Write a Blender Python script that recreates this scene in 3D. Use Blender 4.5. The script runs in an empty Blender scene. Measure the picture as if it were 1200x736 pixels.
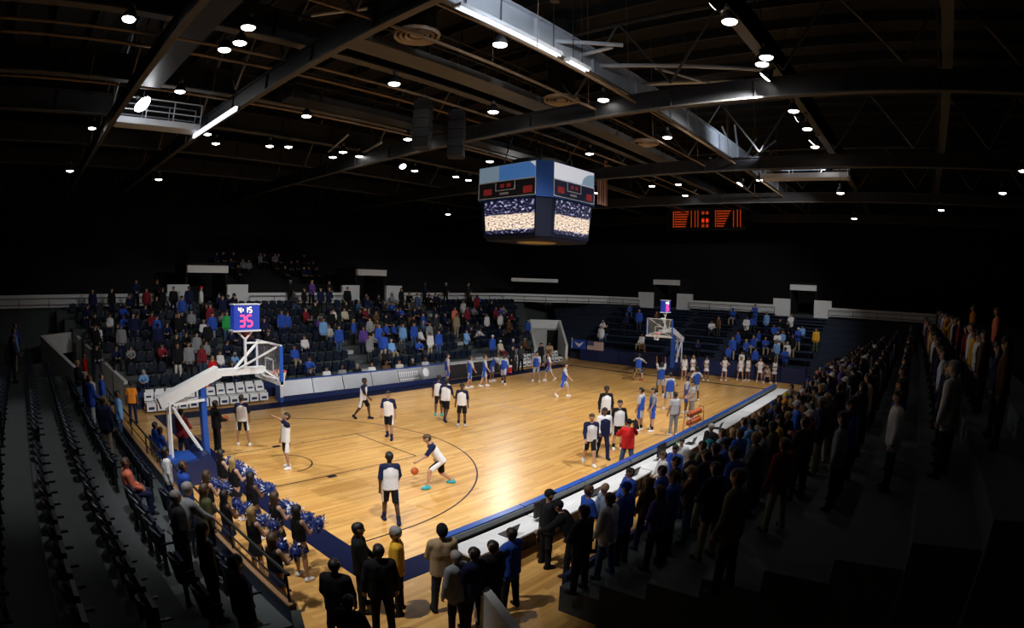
import bpy, math, random
import numpy as np
from mathutils import Matrix, Vector

random.seed(7)
RNG = random.Random(11)
scene = bpy.context.scene
COL = scene.collection

# ------------------------------------------------------------------ camera
EYE = np.array([-6.5434, -8.9063, 5.9559])
YAW, PITCH, ROLL, FPX = 0.708380, -0.052843, 0.028420, 680.556      # fitted to the court lines

def _frame():
    f = np.array([math.cos(PITCH) * math.cos(YAW), math.cos(PITCH) * math.sin(YAW), math.sin(PITCH)])
    r = np.array([math.sin(YAW), -math.cos(YAW), 0.0])
    u = np.cross(r, f)
    c, s = math.cos(ROLL), math.sin(ROLL)
    return c * r + s * u, -s * r + c * u, f
CR, CU, CF = _frame()

cam_data = bpy.data.cameras.new('camera')
cam = bpy.data.objects.new('camera', cam_data)
COL.objects.link(cam)
cam.matrix_world = Matrix(((CR[0], CU[0], -CF[0], EYE[0]), (CR[1], CU[1], -CF[1], EYE[1]),
                           (CR[2], CU[2], -CF[2], EYE[2]), (0, 0, 0, 1)))
cam_data.sensor_width = 36.0
cam_data.sensor_fit = 'HORIZONTAL'
cam_data.lens = FPX / 1200 * 36
cam_data.clip_end = 300
cam_data.type = 'PANO'                       # the photograph is taken with a fisheye lens
cam_data.panorama_type = 'FISHEYE_EQUISOLID'
cam_data.fisheye_lens = FPX / 1200 * 36
cam_data.fisheye_fov = math.pi
scene.camera = cam

# ------------------------------------------------------------------ world, exposure
world = bpy.data.worlds.new('world')
scene.world = world
world.use_nodes = True
world.node_tree.nodes['Background'].inputs[0].default_value = (0.02, 0.022, 0.028, 1)
world.node_tree.nodes['Background'].inputs[1].default_value = 0.0
vs = scene.view_settings
vs.view_transform = 'Standard'
vs.look = 'None'
vs.gamma = 1.0
vs.use_curve_mapping = False
vs.exposure = 0.48
COURT_W = 1150.0        # watts of each court floodlight

def ray(px):
    x, y = px[0] - 600.0, -(px[1] - 368.0)
    r, ph = math.hypot(x, y), math.atan2(y, x)
    th = 2 * math.asin(min(1, r / 2 / FPX))
    return math.sin(th) * math.cos(ph) * CR + math.sin(th) * math.sin(ph) * CU + math.cos(th) * CF

def hit(px, axis, v):
    d = ray(px)
    return EYE + d * ((v - EYE[axis]) / d[axis])

# ------------------------------------------------------------------ materials
MATS = {}
def mat(name, color, rough=0.6, metal=0.0, emit=0.0, var=0.0, scale=8.0, spec=0.5, coat=0.0, ecol=None):
    if name in MATS:
        return MATS[name]
    m = bpy.data.materials.new(name)
    m.use_nodes = True
    nt = m.node_tree
    b = nt.nodes['Principled BSDF']
    b.inputs['Base Color'].default_value = (*color, 1)
    b.inputs['Roughness'].default_value = rough
    b.inputs['Metallic'].default_value = metal
    b.inputs['Specular IOR Level'].default_value = spec
    b.inputs['Coat Weight'].default_value = coat
    if emit:
        b.inputs['Emission Color'].default_value = (*(ecol or color), 1)
        b.inputs['Emission Strength'].default_value = emit
    if var:
        tc = nt.nodes.new('ShaderNodeTexCoord')
        n = nt.nodes.new('ShaderNodeTexNoise')
        n.inputs['Scale'].default_value = scale
        n.inputs['Detail'].default_value = 4
        nt.links.new(tc.outputs['Object'], n.inputs['Vector'])
        mx = nt.nodes.new('ShaderNodeMix')
        mx.data_type = 'RGBA'
        mx.inputs['A'].default_value = (*[c * (1 - var) for c in color], 1)
        mx.inputs['B'].default_value = (*[min(1, c * (1 + var)) for c in color], 1)
        nt.links.new(n.outputs['Fac'], mx.inputs['Factor'])
        nt.links.new(mx.outputs['Result'], b.inputs['Base Color'])
    MATS[name] = m
    return m

def fab(key, color):
    return mat('fabric_' + key, color, rough=0.9, var=0.18, scale=30, spec=0.2)

CLOTH = {
    'white': (0.80, 0.80, 0.82), 'offwhite': (0.62, 0.60, 0.56), 'navy': (0.012, 0.017, 0.06), 'black': (0.010, 0.010, 0.012),
    'royal': (0.03, 0.09, 0.48), 'sky': (0.20, 0.42, 0.80), 'grey': (0.26, 0.27, 0.29), 'lightgrey': (0.48, 0.49, 0.52),
    'charcoal': (0.035, 0.036, 0.042), 'red': (0.62, 0.02, 0.02), 'maroon': (0.22, 0.02, 0.03), 'orange': (0.85, 0.28, 0.03),
    'gold': (0.75, 0.40, 0.03), 'green': (0.03, 0.40, 0.10), 'olive': (0.10, 0.10, 0.05), 'tan': (0.42, 0.30, 0.17),
    'brown': (0.12, 0.06, 0.03), 'denim': (0.06, 0.11, 0.22), 'teal': (0.05, 0.45, 0.55), 'purple': (0.14, 0.07, 0.34),
    'pink': (0.65, 0.20, 0.26), 'yellow': (0.80, 0.68, 0.08), 'cream': (0.66, 0.60, 0.45), 'khaki': (0.36, 0.30, 0.20),
    'coral': (0.80, 0.20, 0.12), 'steel': (0.30, 0.37, 0.50),
}
for k_, v_ in CLOTH.items():
    fab(k_, v_)
def F(k):
    return MATS['fabric_' + k]
SKIN = [mat('skin_fair', (0.56, 0.33, 0.23), 0.55, var=0.06), mat('skin_medium', (0.40, 0.22, 0.14), 0.55, var=0.06),
        mat('skin_brown', (0.17, 0.08, 0.045), 0.5, var=0.06), mat('skin_dark', (0.075, 0.036, 0.022), 0.5, var=0.06)]
HAIR = {'dark': mat('hair_dark', (0.012, 0.009, 0.008), 0.55), 'brown': mat('hair_brown', (0.07, 0.035, 0.015), 0.55),
        'blond': mat('hair_blond', (0.38, 0.24, 0.09), 0.55), 'grey': mat('hair_grey', (0.32, 0.31, 0.30), 0.6)}
M_EYE = mat('eye_dark', (0.02, 0.012, 0.01), 0.4)
M_LIP = mat('lip', (0.25, 0.08, 0.07), 0.5)
M_STEEL = mat('painted_steel', (0.10, 0.095, 0.088), 0.55, var=0.25, scale=2)
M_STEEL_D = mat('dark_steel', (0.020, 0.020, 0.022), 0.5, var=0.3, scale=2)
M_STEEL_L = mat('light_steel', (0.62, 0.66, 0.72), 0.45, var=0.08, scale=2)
M_BLACK = mat('black_plastic', (0.012, 0.012, 0.014), 0.45)
M_WHITEP = mat('white_paint', (0.80, 0.81, 0.83), 0.4)
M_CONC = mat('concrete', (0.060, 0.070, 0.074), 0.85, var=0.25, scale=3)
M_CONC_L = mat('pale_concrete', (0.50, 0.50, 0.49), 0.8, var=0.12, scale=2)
M_NAVYP = mat('navy_pad_vinyl', (0.010, 0.022, 0.095), 0.4)
M_BLUEP = mat('blue_pad_vinyl', (0.02, 0.09, 0.42), 0.3)
M_SEAT = mat('navy_seat_plastic', (0.005, 0.011, 0.028), 0.45, var=0.2, spec=0.4)
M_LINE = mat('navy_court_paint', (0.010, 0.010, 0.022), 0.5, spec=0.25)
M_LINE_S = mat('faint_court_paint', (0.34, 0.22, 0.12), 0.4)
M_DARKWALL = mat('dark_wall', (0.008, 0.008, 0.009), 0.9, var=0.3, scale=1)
M_CHROME = mat('chrome', (0.6, 0.6, 0.62), 0.25, 1.0)

# ------------------------------------------------------------------ mesh builder
class MB:
    def __init__(s):
        s.v, s.f, s.m = [], [], []
    def add(s, vs_, fs, mi=0):
        o = len(s.v)
        s.v += [tuple(map(float, p)) for p in vs_]
        s.f += [tuple(i + o for i in f) for f in fs]
        s.m += [mi] * len(fs)
        return s
    def hexa(s, p, mi=0):
        return s.add(p, [(0, 3, 2, 1), (4, 5, 6, 7), (0, 1, 5, 4), (1, 2, 6, 5), (2, 3, 7, 6), (3, 0, 4, 7)], mi)
    def box(s, lo, hi, mi=0):
        (a, b, c), (d, e, f) = lo, hi
        return s.hexa([(a, b, c), (d, b, c), (d, e, c), (a, e, c), (a, b, f), (d, b, f), (d, e, f), (a, e, f)], mi)
    def beam(s, a, b, w, h, up=(0, 0, 1), mi=0):
        a, b = np.array(a, float), np.array(b, float)
        d = b - a
        d /= np.linalg.norm(d)
        sd = np.cross(d, np.array(up, float))
        if np.linalg.norm(sd) < 1e-6:
            sd = np.cross(d, (1.0, 0, 0))
        sd /= np.linalg.norm(sd)
        u = np.cross(sd, d)
        p = []
        for q in (a, b):
            for i, j in ((-1, -1), (1, -1), (1, 1), (-1, 1)):
                p.append(q + sd * i * w / 2 + u * j * h / 2)
        return s.hexa(p, mi)
    def tube(s, a, b, ra, rb=None, n=8, mi=0, cap=True):
        rb = ra if rb is None else rb
        a, b = np.array(a, float), np.array(b, float)
        d = (b - a) / max(1e-9, np.linalg.norm(b - a))
        x = np.cross(d, (0, 0, 1.0))
        if np.linalg.norm(x) < 1e-4:
            x = np.array((1.0, 0, 0))
        x /= np.linalg.norm(x)
        y = np.cross(d, x)
        vs_ = []
        for q, r in ((a, ra), (b, rb)):
            for i in range(n):
                t = 2 * math.pi * i / n
                vs_.append(q + (x * math.cos(t) + y * math.sin(t)) * r)
        fs = [(i, (i + 1) % n, n + (i + 1) % n, n + i) for i in range(n)]
        if cap:
            fs += [tuple(range(n))[::-1], tuple(range(n, 2 * n))]
        return s.add(vs_, fs, mi)
    def path(s, pts, r, n=8, mi=0):
        for a, b in zip(pts[:-1], pts[1:]):
            s.tube(a, b, r, n=n, mi=mi)
        return s
    def lathe(s, prof, n=16, c=(0, 0, 0), mi=0):
        vs_ = [(c[0] + r * math.cos(2 * math.pi * i / n), c[1] + r * math.sin(2 * math.pi * i / n), c[2] + z) for r, z in prof for i in range(n)]
        fs = [(k * n + i, k * n + (i + 1) % n, (k + 1) * n + (i + 1) % n, (k + 1) * n + i) for k in range(len(prof) - 1) for i in range(n)]
        return s.add(vs_, fs, mi)
    def ball(s, c, r, n=12, m=8, sc=(1, 1, 1), mi=0):
        vs_ = [(c[0], c[1], c[2] - r * sc[2])]
        for j in range(1, m):
            ph = -math.pi / 2 + math.pi * j / m
            for i in range(n):
                t = 2 * math.pi * i / n
                vs_.append((c[0] + r * sc[0] * math.cos(ph) * math.cos(t), c[1] + r * sc[1] * math.cos(ph) * math.sin(t), c[2] + r * sc[2] * math.sin(ph)))
        vs_.append((c[0], c[1], c[2] + r * sc[2]))
        fs = [(0, 1 + (i + 1) % n, 1 + i) for i in range(n)]
        for j in range(m - 2):
            fs += [(1 + j * n + i, 1 + j * n + (i + 1) % n, 1 + (j + 1) * n + (i + 1) % n, 1 + (j + 1) * n + i) for i in range(n)]
        e = len(vs_) - 1
        fs += [(e, 1 + (m - 2) * n + i, 1 + (m - 2) * n + (i + 1) % n) for i in range(n)]
        return s.add(vs_, fs, mi)
    def quad(s, p, mi=0):
        return s.add(p, [(0, 1, 2, 3)], mi)
    def prism(s, poly, lo, hi, axis=2, mi=0):
        n = len(poly)
        def P(q, t):
            return {2: (q[0], q[1], t), 1: (q[0], t, q[1]), 0: (t, q[0], q[1])}[axis]
        vs_ = [P(q, lo) for q in poly] + [P(q, hi) for q in poly]
        return s.add(vs_, [tuple(range(n))[::-1], tuple(range(n, 2 * n))] + [(i, (i + 1) % n, n + (i + 1) % n, n + i) for i in range(n)], mi)
    def mesh(s, name, mats, smooth=False):
        me = bpy.data.meshes.new(name)
        me.from_pydata(s.v, [], s.f)
        for m in (mats if isinstance(mats, (list, tuple)) else [mats]):
            me.materials.append(m)
        if max(s.m or [0]):
            me.polygons.foreach_set('material_index', s.m)
        if smooth:
            me.polygons.foreach_set('use_smooth', [True] * len(s.f))
        me.update()
        return me
    def build(s, name, mats, parent=None, loc=None, smooth=False):
        return put(name, s.mesh(name, mats, smooth), parent, loc)

def put(name, me, parent=None, loc=None, rz=0.0, sc=1.0):
    o = bpy.data.objects.new(name, me)
    COL.objects.link(o)
    if parent is not None:
        o.parent = parent
    if loc is not None:
        o.location = tuple(map(float, loc))
    if rz:
        o.rotation_euler = (0, 0, rz)
    if sc != 1.0:
        o.scale = (sc, sc, sc)
    return o

USED_LABELS = {}
def tag(o, label, cat, group=None, kind=None):
    o['label'] = label
    if cat:
        o['category'] = cat
    if group:
        o['group'] = group
    if kind:
        o['kind'] = kind
    USED_LABELS.setdefault(label, []).append(o.name)
    return o

def empty(name, label, cat, loc=(0, 0, 0), rz=0.0, group=None, kind=None):
    o = put(name, None, None, loc, rz)
    o.empty_display_size = 0.2
    return tag(o, label, cat, group, kind)

def copy_tree(src, loc, rz=None, label=None, group=None):
    c = src.copy()
    COL.objects.link(c)
    c.location = tuple(map(float, loc))
    if rz is not None:
        c.rotation_euler = (0, 0, rz)
    if label:
        c['label'] = label
    if group:
        c['group'] = group
    def rec(o, n):
        for ch in [x for x in o.children]:
            d = ch.copy()
            COL.objects.link(d)
            d.parent = n
            rec(ch, d)
    rec(src, c)
    return c

ORD = ['first', 'second', 'third', 'fourth', 'fifth', 'sixth', 'seventh', 'eighth', 'ninth', 'tenth', 'eleventh', 'twelfth', 'thirteenth',
       'fourteenth', 'fifteenth', 'sixteenth', 'seventeenth', 'eighteenth', 'nineteenth', 'twentieth']
def nth(i):
    if i < 20:
        return ORD[i]
    t = {2: 'twenty', 3: 'thirty', 4: 'forty', 5: 'fifty', 6: 'sixty'}[(i + 1) // 10]
    return t + ('th' if (i + 1) % 10 == 0 else '-' + ORD[(i + 1) % 10 - 1]).replace('tyth', 'tieth')
# ------------------------------------------------------------------ floodlights (hung in the roof, aimed at the court)
def flood(pos, aim, watts, size=math.radians(88), blend=0.55, color=(1.0, 0.985, 0.96), r=0.13):
    l = bpy.data.lights.new('floodlight', 'SPOT')
    l.energy = watts
    l.spot_size = size
    l.spot_blend = blend
    l.color = color
    l.shadow_soft_size = r
    o = bpy.data.objects.new('floodlight', l)
    COL.objects.link(o)
    o.location = pos
    o.rotation_euler = (Vector(aim) - Vector(pos)).to_track_quat('-Z', 'Y').to_euler()
    return o

# ------------------------------------------------------------------ wooden court
LEN, WID = 28.65, 15.24
def wood_material():
    m = bpy.data.materials.new('maple_strip_floor')
    m.use_nodes = True
    nt = m.node_tree
    b = nt.nodes['Principled BSDF']
    tc = nt.nodes.new('ShaderNodeTexCoord')
    br = nt.nodes.new('ShaderNodeTexBrick')
    br.offset = 0.37
    br.inputs['Color1'].default_value = (0.85, 0.49, 0.15, 1)
    br.inputs['Color2'].default_value = (0.61, 0.31, 0.08, 1)
    br.inputs['Mortar'].default_value = (0.50, 0.28, 0.12, 1)
    br.inputs['Scale'].default_value = 1.0
    br.inputs['Mortar Size'].default_value = 0.0015
    br.inputs['Brick Width'].default_value = 1.7
    br.inputs['Row Height'].default_value = 0.11
    nt.links.new(tc.outputs['Object'], br.inputs['Vector'])
    mp = nt.nodes.new('ShaderNodeMapping')
    mp.inputs['Scale'].default_value = (0.35, 2.6, 1)
    nt.links.new(tc.outputs['Object'], mp.inputs['Vector'])
    n = nt.nodes.new('ShaderNodeTexNoise')
    n.inputs['Scale'].default_value = 1.3
    n.inputs['Detail'].default_value = 6
    nt.links.new(mp.outputs['Vector'], n.inputs['Vector'])
    mx = nt.nodes.new('ShaderNodeMix')
    mx.data_type = 'RGBA'
    mx.blend_type = 'SOFT_LIGHT'
    mx.inputs['Factor'].default_value = 0.55
    nt.links.new(br.outputs['Color'], mx.inputs['A'])
    nt.links.new(n.outputs['Color'], mx.inputs['B'])
    bw = nt.nodes.new('ShaderNodeRGBToBW')
    nt.links.new(n.outputs['Color'], bw.inputs['Color'])
    cb = nt.nodes.new('ShaderNodeCombineColor')
    for i in range(3):
        nt.links.new(bw.outputs['Val'], cb.inputs[i])
    nt.links.new(cb.outputs['Color'], mx.inputs['B'])
    nt.links.new(mx.outputs['Result'], b.inputs['Base Color'])
    b.inputs['Roughness'].default_value = 0.32
    b.inputs['Specular IOR Level'].default_value = 0.45
    b.inputs['Coat Weight'].default_value = 0.22
    b.inputs['Coat Roughness'].default_value = 0.24
    return m
M_WOOD = wood_material()
floor = tag(MB().box((-13.5, -13.5, -0.3), (33.2, 19.2, 0.0)).build('floor', M_WOOD), 'glossy maple basketball court floor with navy lines', None, kind='structure')

def part(mb, name, m, parent, label=None, smooth=False, kind=None):
    o = mb.build(name, m, parent, smooth=smooth)
    if label:
        o['label'] = label
    if kind:
        o['kind'] = kind
    return o
ZL = 0.003
def flat(x0, y0, x1, y1):
    return MB().box((x0, y0, -0.02), (x1, y1, ZL))
def arc(cx, cy, r, a0, a1, w, n=48):
    mb = MB()
    for i in range(n):
        t0, t1 = (math.radians(a0 + (a1 - a0) * (i + j) / n) for j in (0, 1))
        q = [(cx + rr * math.cos(t), cy + rr * math.sin(t)) for rr, t in ((r - w / 2, t0), (r + w / 2, t0), (r + w / 2, t1), (r - w / 2, t1))]
        mb.prism(q, -0.02, ZL)
    return mb
BW = 0.75
band = MB().box((-BW, -BW, -0.02), (0, WID + 1.15, ZL)).box((LEN, -BW, -0.02), (LEN + 0.28, WID + 0.3, ZL)).box((0, WID, -0.02), (LEN, WID + 1.15, ZL)).box((0, -BW, -0.02), (LEN, 0, ZL))
part(band, 'boundary_band', mat('navy_border_paint', (0.004, 0.007, 0.040), 0.6, spec=0.15), floor, 'navy painted border around the court')
part(flat(LEN / 2 - 0.025, 0, LEN / 2 + 0.025, WID), 'halfway_line', mat('grey_court_paint', (0.42, 0.36, 0.30), 0.3), floor, 'pale grey halfway line')
CYM = WID / 2
for s_, x0 in ((1, 0.0), (-1, LEN)):
    def X(v):
        return x0 + s_ * v
    def rect(xa, ya, xb, yb):
        return flat(min(X(xa), X(xb)), ya, max(X(xa), X(xb)), yb)
    a0, a1 = (-90, 90) if s_ == 1 else (90, 270)
    m3 = arc(X(1.6), CYM, 6.32, a0, a1, 0.05, 64)
    for y in (CYM - 6.32, CYM + 6.32):
        xa, xb = sorted((X(0), X(1.6)))
        m3.box((xa, y - 0.025, -0.02), (xb, y + 0.025, ZL))
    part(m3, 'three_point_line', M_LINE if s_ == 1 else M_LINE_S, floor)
    for y in (CYM - 1.83, CYM + 1.83):
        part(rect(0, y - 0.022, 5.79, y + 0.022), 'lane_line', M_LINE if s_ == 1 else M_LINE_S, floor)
        o_ = 1 if y > CYM else -1
        part(rect(2.13, y, 2.44, y + o_ * 0.20), 'block_mark', M_LINE, floor)
        for q in (3.38, 4.33, 5.25):
            part(rect(q, y, q + 0.05, y + o_ * 0.2), 'lane_mark', M_LINE_S, floor)
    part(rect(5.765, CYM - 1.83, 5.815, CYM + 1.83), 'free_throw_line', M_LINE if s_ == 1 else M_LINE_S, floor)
    part(arc(X(5.79), CYM, 1.83, a0, a1, 0.035), 'free_throw_arc', M_LINE_S, floor)
    part(arc(X(1.6), CYM, 0.95, a0, a1, 0.05), 'restricted_arc', M_LINE, floor)

# ------------------------------------------------------------------ hall shell
def struct(mb, name, m, label):
    return tag(mb.build(name, m), label, None, kind='structure')
struct(MB().box((-24, -24, -0.6), (56, 46, -0.31)), 'floor_slab', M_CONC, 'dark concrete slab under the stands')
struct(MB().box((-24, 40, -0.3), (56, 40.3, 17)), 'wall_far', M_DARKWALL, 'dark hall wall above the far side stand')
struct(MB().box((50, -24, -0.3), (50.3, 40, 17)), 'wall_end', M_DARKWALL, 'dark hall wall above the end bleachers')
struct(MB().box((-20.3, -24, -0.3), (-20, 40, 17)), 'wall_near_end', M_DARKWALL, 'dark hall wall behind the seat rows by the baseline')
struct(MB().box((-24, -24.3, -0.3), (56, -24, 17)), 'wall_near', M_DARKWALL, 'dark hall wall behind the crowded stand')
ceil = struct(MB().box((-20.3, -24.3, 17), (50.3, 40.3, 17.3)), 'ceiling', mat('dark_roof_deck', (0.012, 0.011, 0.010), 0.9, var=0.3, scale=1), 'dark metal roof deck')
dj = MB()
for x in range(-19, 50, 2):
    part(MB().box((x, -24, 16.55), (x + 0.12, 40, 17.0)), 'roof_joist', M_STEEL_D, ceil)

# ------------------------------------------------------------------ stands: stepped concrete terraces
PIT, RISE, Z0 = 0.95, 0.45, 0.55
STANDS = {'far': dict(ax=1, s=1, d0=18.0, hd=-math.pi / 2), 'end': dict(ax=0, s=1, d0=32.3, hd=math.pi),
          'left': dict(ax=0, s=-1, d0=-3.0, hd=0.0), 'right': dict(ax=1, s=-1, d0=-3.6, hd=math.pi / 2)}
def ext(stand, k):
    """where row k of a stand begins and ends along its length (the corners hold the walk-in tunnels)"""
    t = k * PIT
    if stand == 'far':
        return (-1.2 - 0.45 * t, LEN - 0.9 + 1.0 * t)
    if stand == 'right':
        return (1.2 - 0.2 * t, LEN + 1.2 + 0.45 * t)
    if stand == 'left':
        return (-1.6 - 0.8 * t, 17.0 + 1.4 * t)
    return (-1.6 - 1.4 * t, 18.0 + 1.0 * t)
def row_d(stand, k, f=0.5):
    S = STANDS[stand]
    return S['d0'] + S['s'] * (k + f) * PIT
def row_z(k):
    return Z0 + k * RISE
NROW = 9
TERR = {}
for nm, lab in (('far', 'stepped concrete terrace of the far side stand'), ('end', 'stepped terrace under the navy end bleachers'),
                ('left', 'stepped grey terrace of seat rows behind the near basket'), ('right', 'stepped terrace of the crowded stand behind the press tables')):
    root = empty('seating_terrace', lab, None, kind='structure')
    TERR[nm] = root
    S = STANDS[nm]
    for k in range(NROW):
        a, b = ext(nm, k)
        d0, d1 = sorted((row_d(nm, k, 0), row_d(nm, k, 1)))
        z = row_z(k)
        lo, hi_ = ((a, d0, 0.001), (b, d1, z)) if S['ax'] == 1 else ((d0, a, 0.001), (d1, b, z))
        part(MB().box(lo, hi_), 'terrace_step', mat('navy_terrace_paint', (0.012, 0.02, 0.045), 0.8) if nm == 'end' else M_CONC, root)
# concourse slab and white parapet
conc_z = row_z(NROW - 1) + 0.15
def slab(lo, hi_, label):
    return struct(MB().box(lo, hi_), 'concourse_slab', M_CONC, label)
slab((-20, 26.6, 0), (50, 31, conc_z), 'dark concourse behind the far side stand')
slab((40.9, -20, 0), (50, 26.59, conc_z), 'dark concourse behind the end bleachers')
PORT_F = [(4.3, 7.0), (17.5, 20.0)]
PORT_E = [(12.4, 14.8), (-0.2, 1.9)]
M_PAR = mat('white_parapet_paint', (0.78, 0.80, 0.81), 0.75, var=0.08, scale=3)
def parapet(p0, p1, z0=conc_z, z1=conc_z + 0.72, label='', t=0.2):
    mb = MB()
    mb.beam((p0[0], p0[1], (z0 + z1) / 2), (p1[0], p1[1], (z0 + z1) / 2), t, z1 - z0)
    o = struct(mb, 'parapet_wall', M_PAR, label)
    # handrail in front of the white wall
    d = np.array(p1, float) - np.array(p0, float)
    L = np.linalg.norm(d)
    d /= L
    nrm = np.array((d[1], -d[0]))
    if np.dot(nrm, np.array((LEN / 2, CYM)) - np.array(p0)) < 0:
        nrm = -nrm
    off = nrm * 0.35
    rl = MB()
    a = (p0[0] + off[0], p0[1] + off[1])
    b = (p1[0] + off[0], p1[1] + off[1])
    for zz in (z1 - 0.2, z1 - 0.55):
        rl.tube((*a, zz), (*b, zz), 0.025, n=6)
    nn = max(2, int(L / 1.8))
    for i in range(nn + 1):
        q = np.array(a) + (np.array(b) - np.array(a)) * i / nn
        rl.tube((*q, z0 - 0.6), (*q, z1 - 0.2), 0.02, n=6)
    part(rl, 'handrail', M_STEEL_D, o)
    return o
xs = [-11.0] + [v for p in PORT_F for v in (p[0] - 1.5, p[1] + 1.5)] + [33.2]
for i in range(0, len(xs), 2):
    parapet((xs[i], 26.5), (xs[i + 1], 26.5), label='white concourse parapet on the far side, %s stretch from the near corner' % ORD[i // 2])
parapet((33.3, 26.5), (40.7, 19.6), label='white concourse parapet across the far corner')
ys = [19.5] + [v for p in PORT_E for v in (p[1] + 1.3, p[0] - 1.3)] + [-12.0]
for i in range(0, len(ys), 2):
    parapet((40.7, ys[i]), (40.7, ys[i + 1]), label='white concourse parapet over the end bleachers, %s stretch from the far corner' % ORD[i // 2])
# portals: two stepped cheek walls, a dark mouth and a pale lintel
def portal(axis, a, b, d, label, zl=6.28):
    r = empty('concourse_portal', label, None, kind='structure')
    def bx(u0, u1, v0, v1, z0, z1):
        return MB().box((u0, v0, z0), (u1, v1, z1)) if axis == 1 else MB().box((v0, u0, z0), (v1, u1, z1))
    for c0, c1, s_ in ((a - 1.5, a, 1), (b, b + 1.5, -1)):
        z1 = conc_z + 1.25
        poly = [(c0, conc_z - 0.5), (c1, conc_z - 0.5), (c1, z1), (c0, z1)]
        if s_ == 1:
            poly = [(c0 + 0.5, conc_z - 0.6), (c1, conc_z - 0.6), (c1, z1), (c0, z1), (c0, conc_z + 0.3)]
        else:
            poly = [(c0, conc_z - 0.6), (c1 - 0.5, conc_z - 0.6), (c1, conc_z + 0.3), (c1, z1), (c0, z1)]
        part(MB().prism(poly, d - 0.12, d + 0.12, axis=axis), 'cheek_wall', M_PAR, r)
    part(bx(a - 0.1, b + 0.1, d + 0.05, d + 0.3, zl, zl + 0.45), 'lintel', M_PAR, r)
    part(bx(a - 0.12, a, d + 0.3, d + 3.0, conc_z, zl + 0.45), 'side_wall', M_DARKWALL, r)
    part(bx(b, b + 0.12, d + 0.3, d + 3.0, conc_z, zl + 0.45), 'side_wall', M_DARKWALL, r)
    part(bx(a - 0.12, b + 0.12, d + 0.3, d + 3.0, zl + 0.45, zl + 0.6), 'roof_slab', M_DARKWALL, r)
    return r
portal(1, *PORT_F[0], 26.5, 'grey concourse portal above the stair by the white chairs')
portal(1, *PORT_F[1], 26.5, 'grey concourse portal above the silver courtside board')
portal(0, *PORT_E[0], 40.7, 'grey concourse portal above the far basket')
portal(0, *PORT_E[1], 40.7, 'grey concourse portal above the band')
lint = MB().beam((34.2, 26.2, 6.3), (37.4, 23.2, 6.3), 0.25, 0.32)
struct(lint, 'corner_lintel', M_PAR, 'long grey lintel over the far corner')
# upper terrace on the far side
up = empty('upper_terrace', 'dark upper terrace behind the far concourse', None, kind='structure')
for k in range(6):
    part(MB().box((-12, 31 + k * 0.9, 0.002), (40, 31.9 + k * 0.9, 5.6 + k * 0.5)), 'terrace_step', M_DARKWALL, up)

# corner walk-in tunnels with sloping parapets
def tunnel(fx, fy, label):
    def T(x, y):
        return (x if not fx else LEN - x, y if not fy else WID - y)
    r = empty('corner_tunnel', label, None, kind='structure')
    def wall(p, q, zp, zq, t=0.22, z0=0.001):
        (ax_, ay), (bx_, by) = T(*p), T(*q)
        d = np.array((bx_ - ax_, by - ay))
        d /= np.linalg.norm(d)
        n = np.array((-d[1], d[0])) * t / 2
        P = [(ax_ - n[0], ay - n[1]), (bx_ - n[0], by - n[1]), (bx_ + n[0], by + n[1]), (ax_ + n[0], ay + n[1])]
        return MB().hexa([(*P[0], z0), (*P[1], z0), (*P[2], z0), (*P[3], z0), (*P[0], zp), (*P[1], zq), (*P[2], zq), (*P[3], zp)])
    part(wall((-5.7, 22.6), (-3.3, 18.3), 3.1, 1.25), 'sloping_parapet', M_CONC_L, r)
    part(wall((-3.7, 24.2), (-1.5, 19.0), 3.1, 1.15), 'sloping_parapet', M_CONC_L, r)
    part(wall((-5.7, 22.6), (-3.7, 24.2), 3.1, 3.1, z0=2.05), 'back_panel', M_CONC_L, r)
    part(wall((-6.6, 23.9), (-4.7, 25.4), 2.2, 2.2), 'back_wall', M_DARKWALL, r)
    return r
tunnel(False, False, 'walk-in tunnel with pale sloping parapets behind the white bench chairs')
def tunnel45(fy, label):
    """walk-in tunnel set at 45 degrees in a corner of the hall's far end"""
    def T(x, y):
        return (x, WID - y if fy else y)
    r = empty('corner_tunnel', label, None, kind='structure')
    def wall(p, q, zp, zq, t=0.2, z0=0.001):
        (ax_, ay), (bx_, by) = T(*p), T(*q)
        d = np.array((bx_ - ax_, by - ay)); d /= np.linalg.norm(d)
        n = np.array((-d[1], d[0])) * t / 2
        P = [(ax_ - n[0], ay - n[1]), (bx_ - n[0], by - n[1]), (bx_ + n[0], by + n[1]), (ax_ + n[0], ay + n[1])]
        return MB().hexa([(*P[0], z0), (*P[1], z0), (*P[2], z0), (*P[3], z0), (*P[0], zp), (*P[1], zq), (*P[2], zq), (*P[3], zp)])
    part(wall((32.9, 22.9), (29.0, 19.0), 2.85, 0.95), 'sloping_parapet', M_PAR, r)
    part(wall((34.7, 20.9), (31.8, 18.0), 2.85, 1.10), 'sloping_parapet', M_PAR, r)
    part(wall((32.9, 22.9), (34.7, 20.9), 2.85, 2.85, z0=2.1), 'back_panel', M_PAR, r)
    part(wall((33.0, 23.0), (34.8, 21.0), 2.1, 2.1, t=0.1), 'back_wall', M_CONC_L, r)
    part(wall((34.05, 21.75), (34.7, 21.03), 1.95, 1.95, t=0.14), 'doorway', M_DARKWALL, r)
    return r
tunnel45(False, 'walk-in tunnel with white sloping parapets in the far corner')
tunnel45(True, 'walk-in tunnel with white parapets between the crowded stand and the band')
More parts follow.
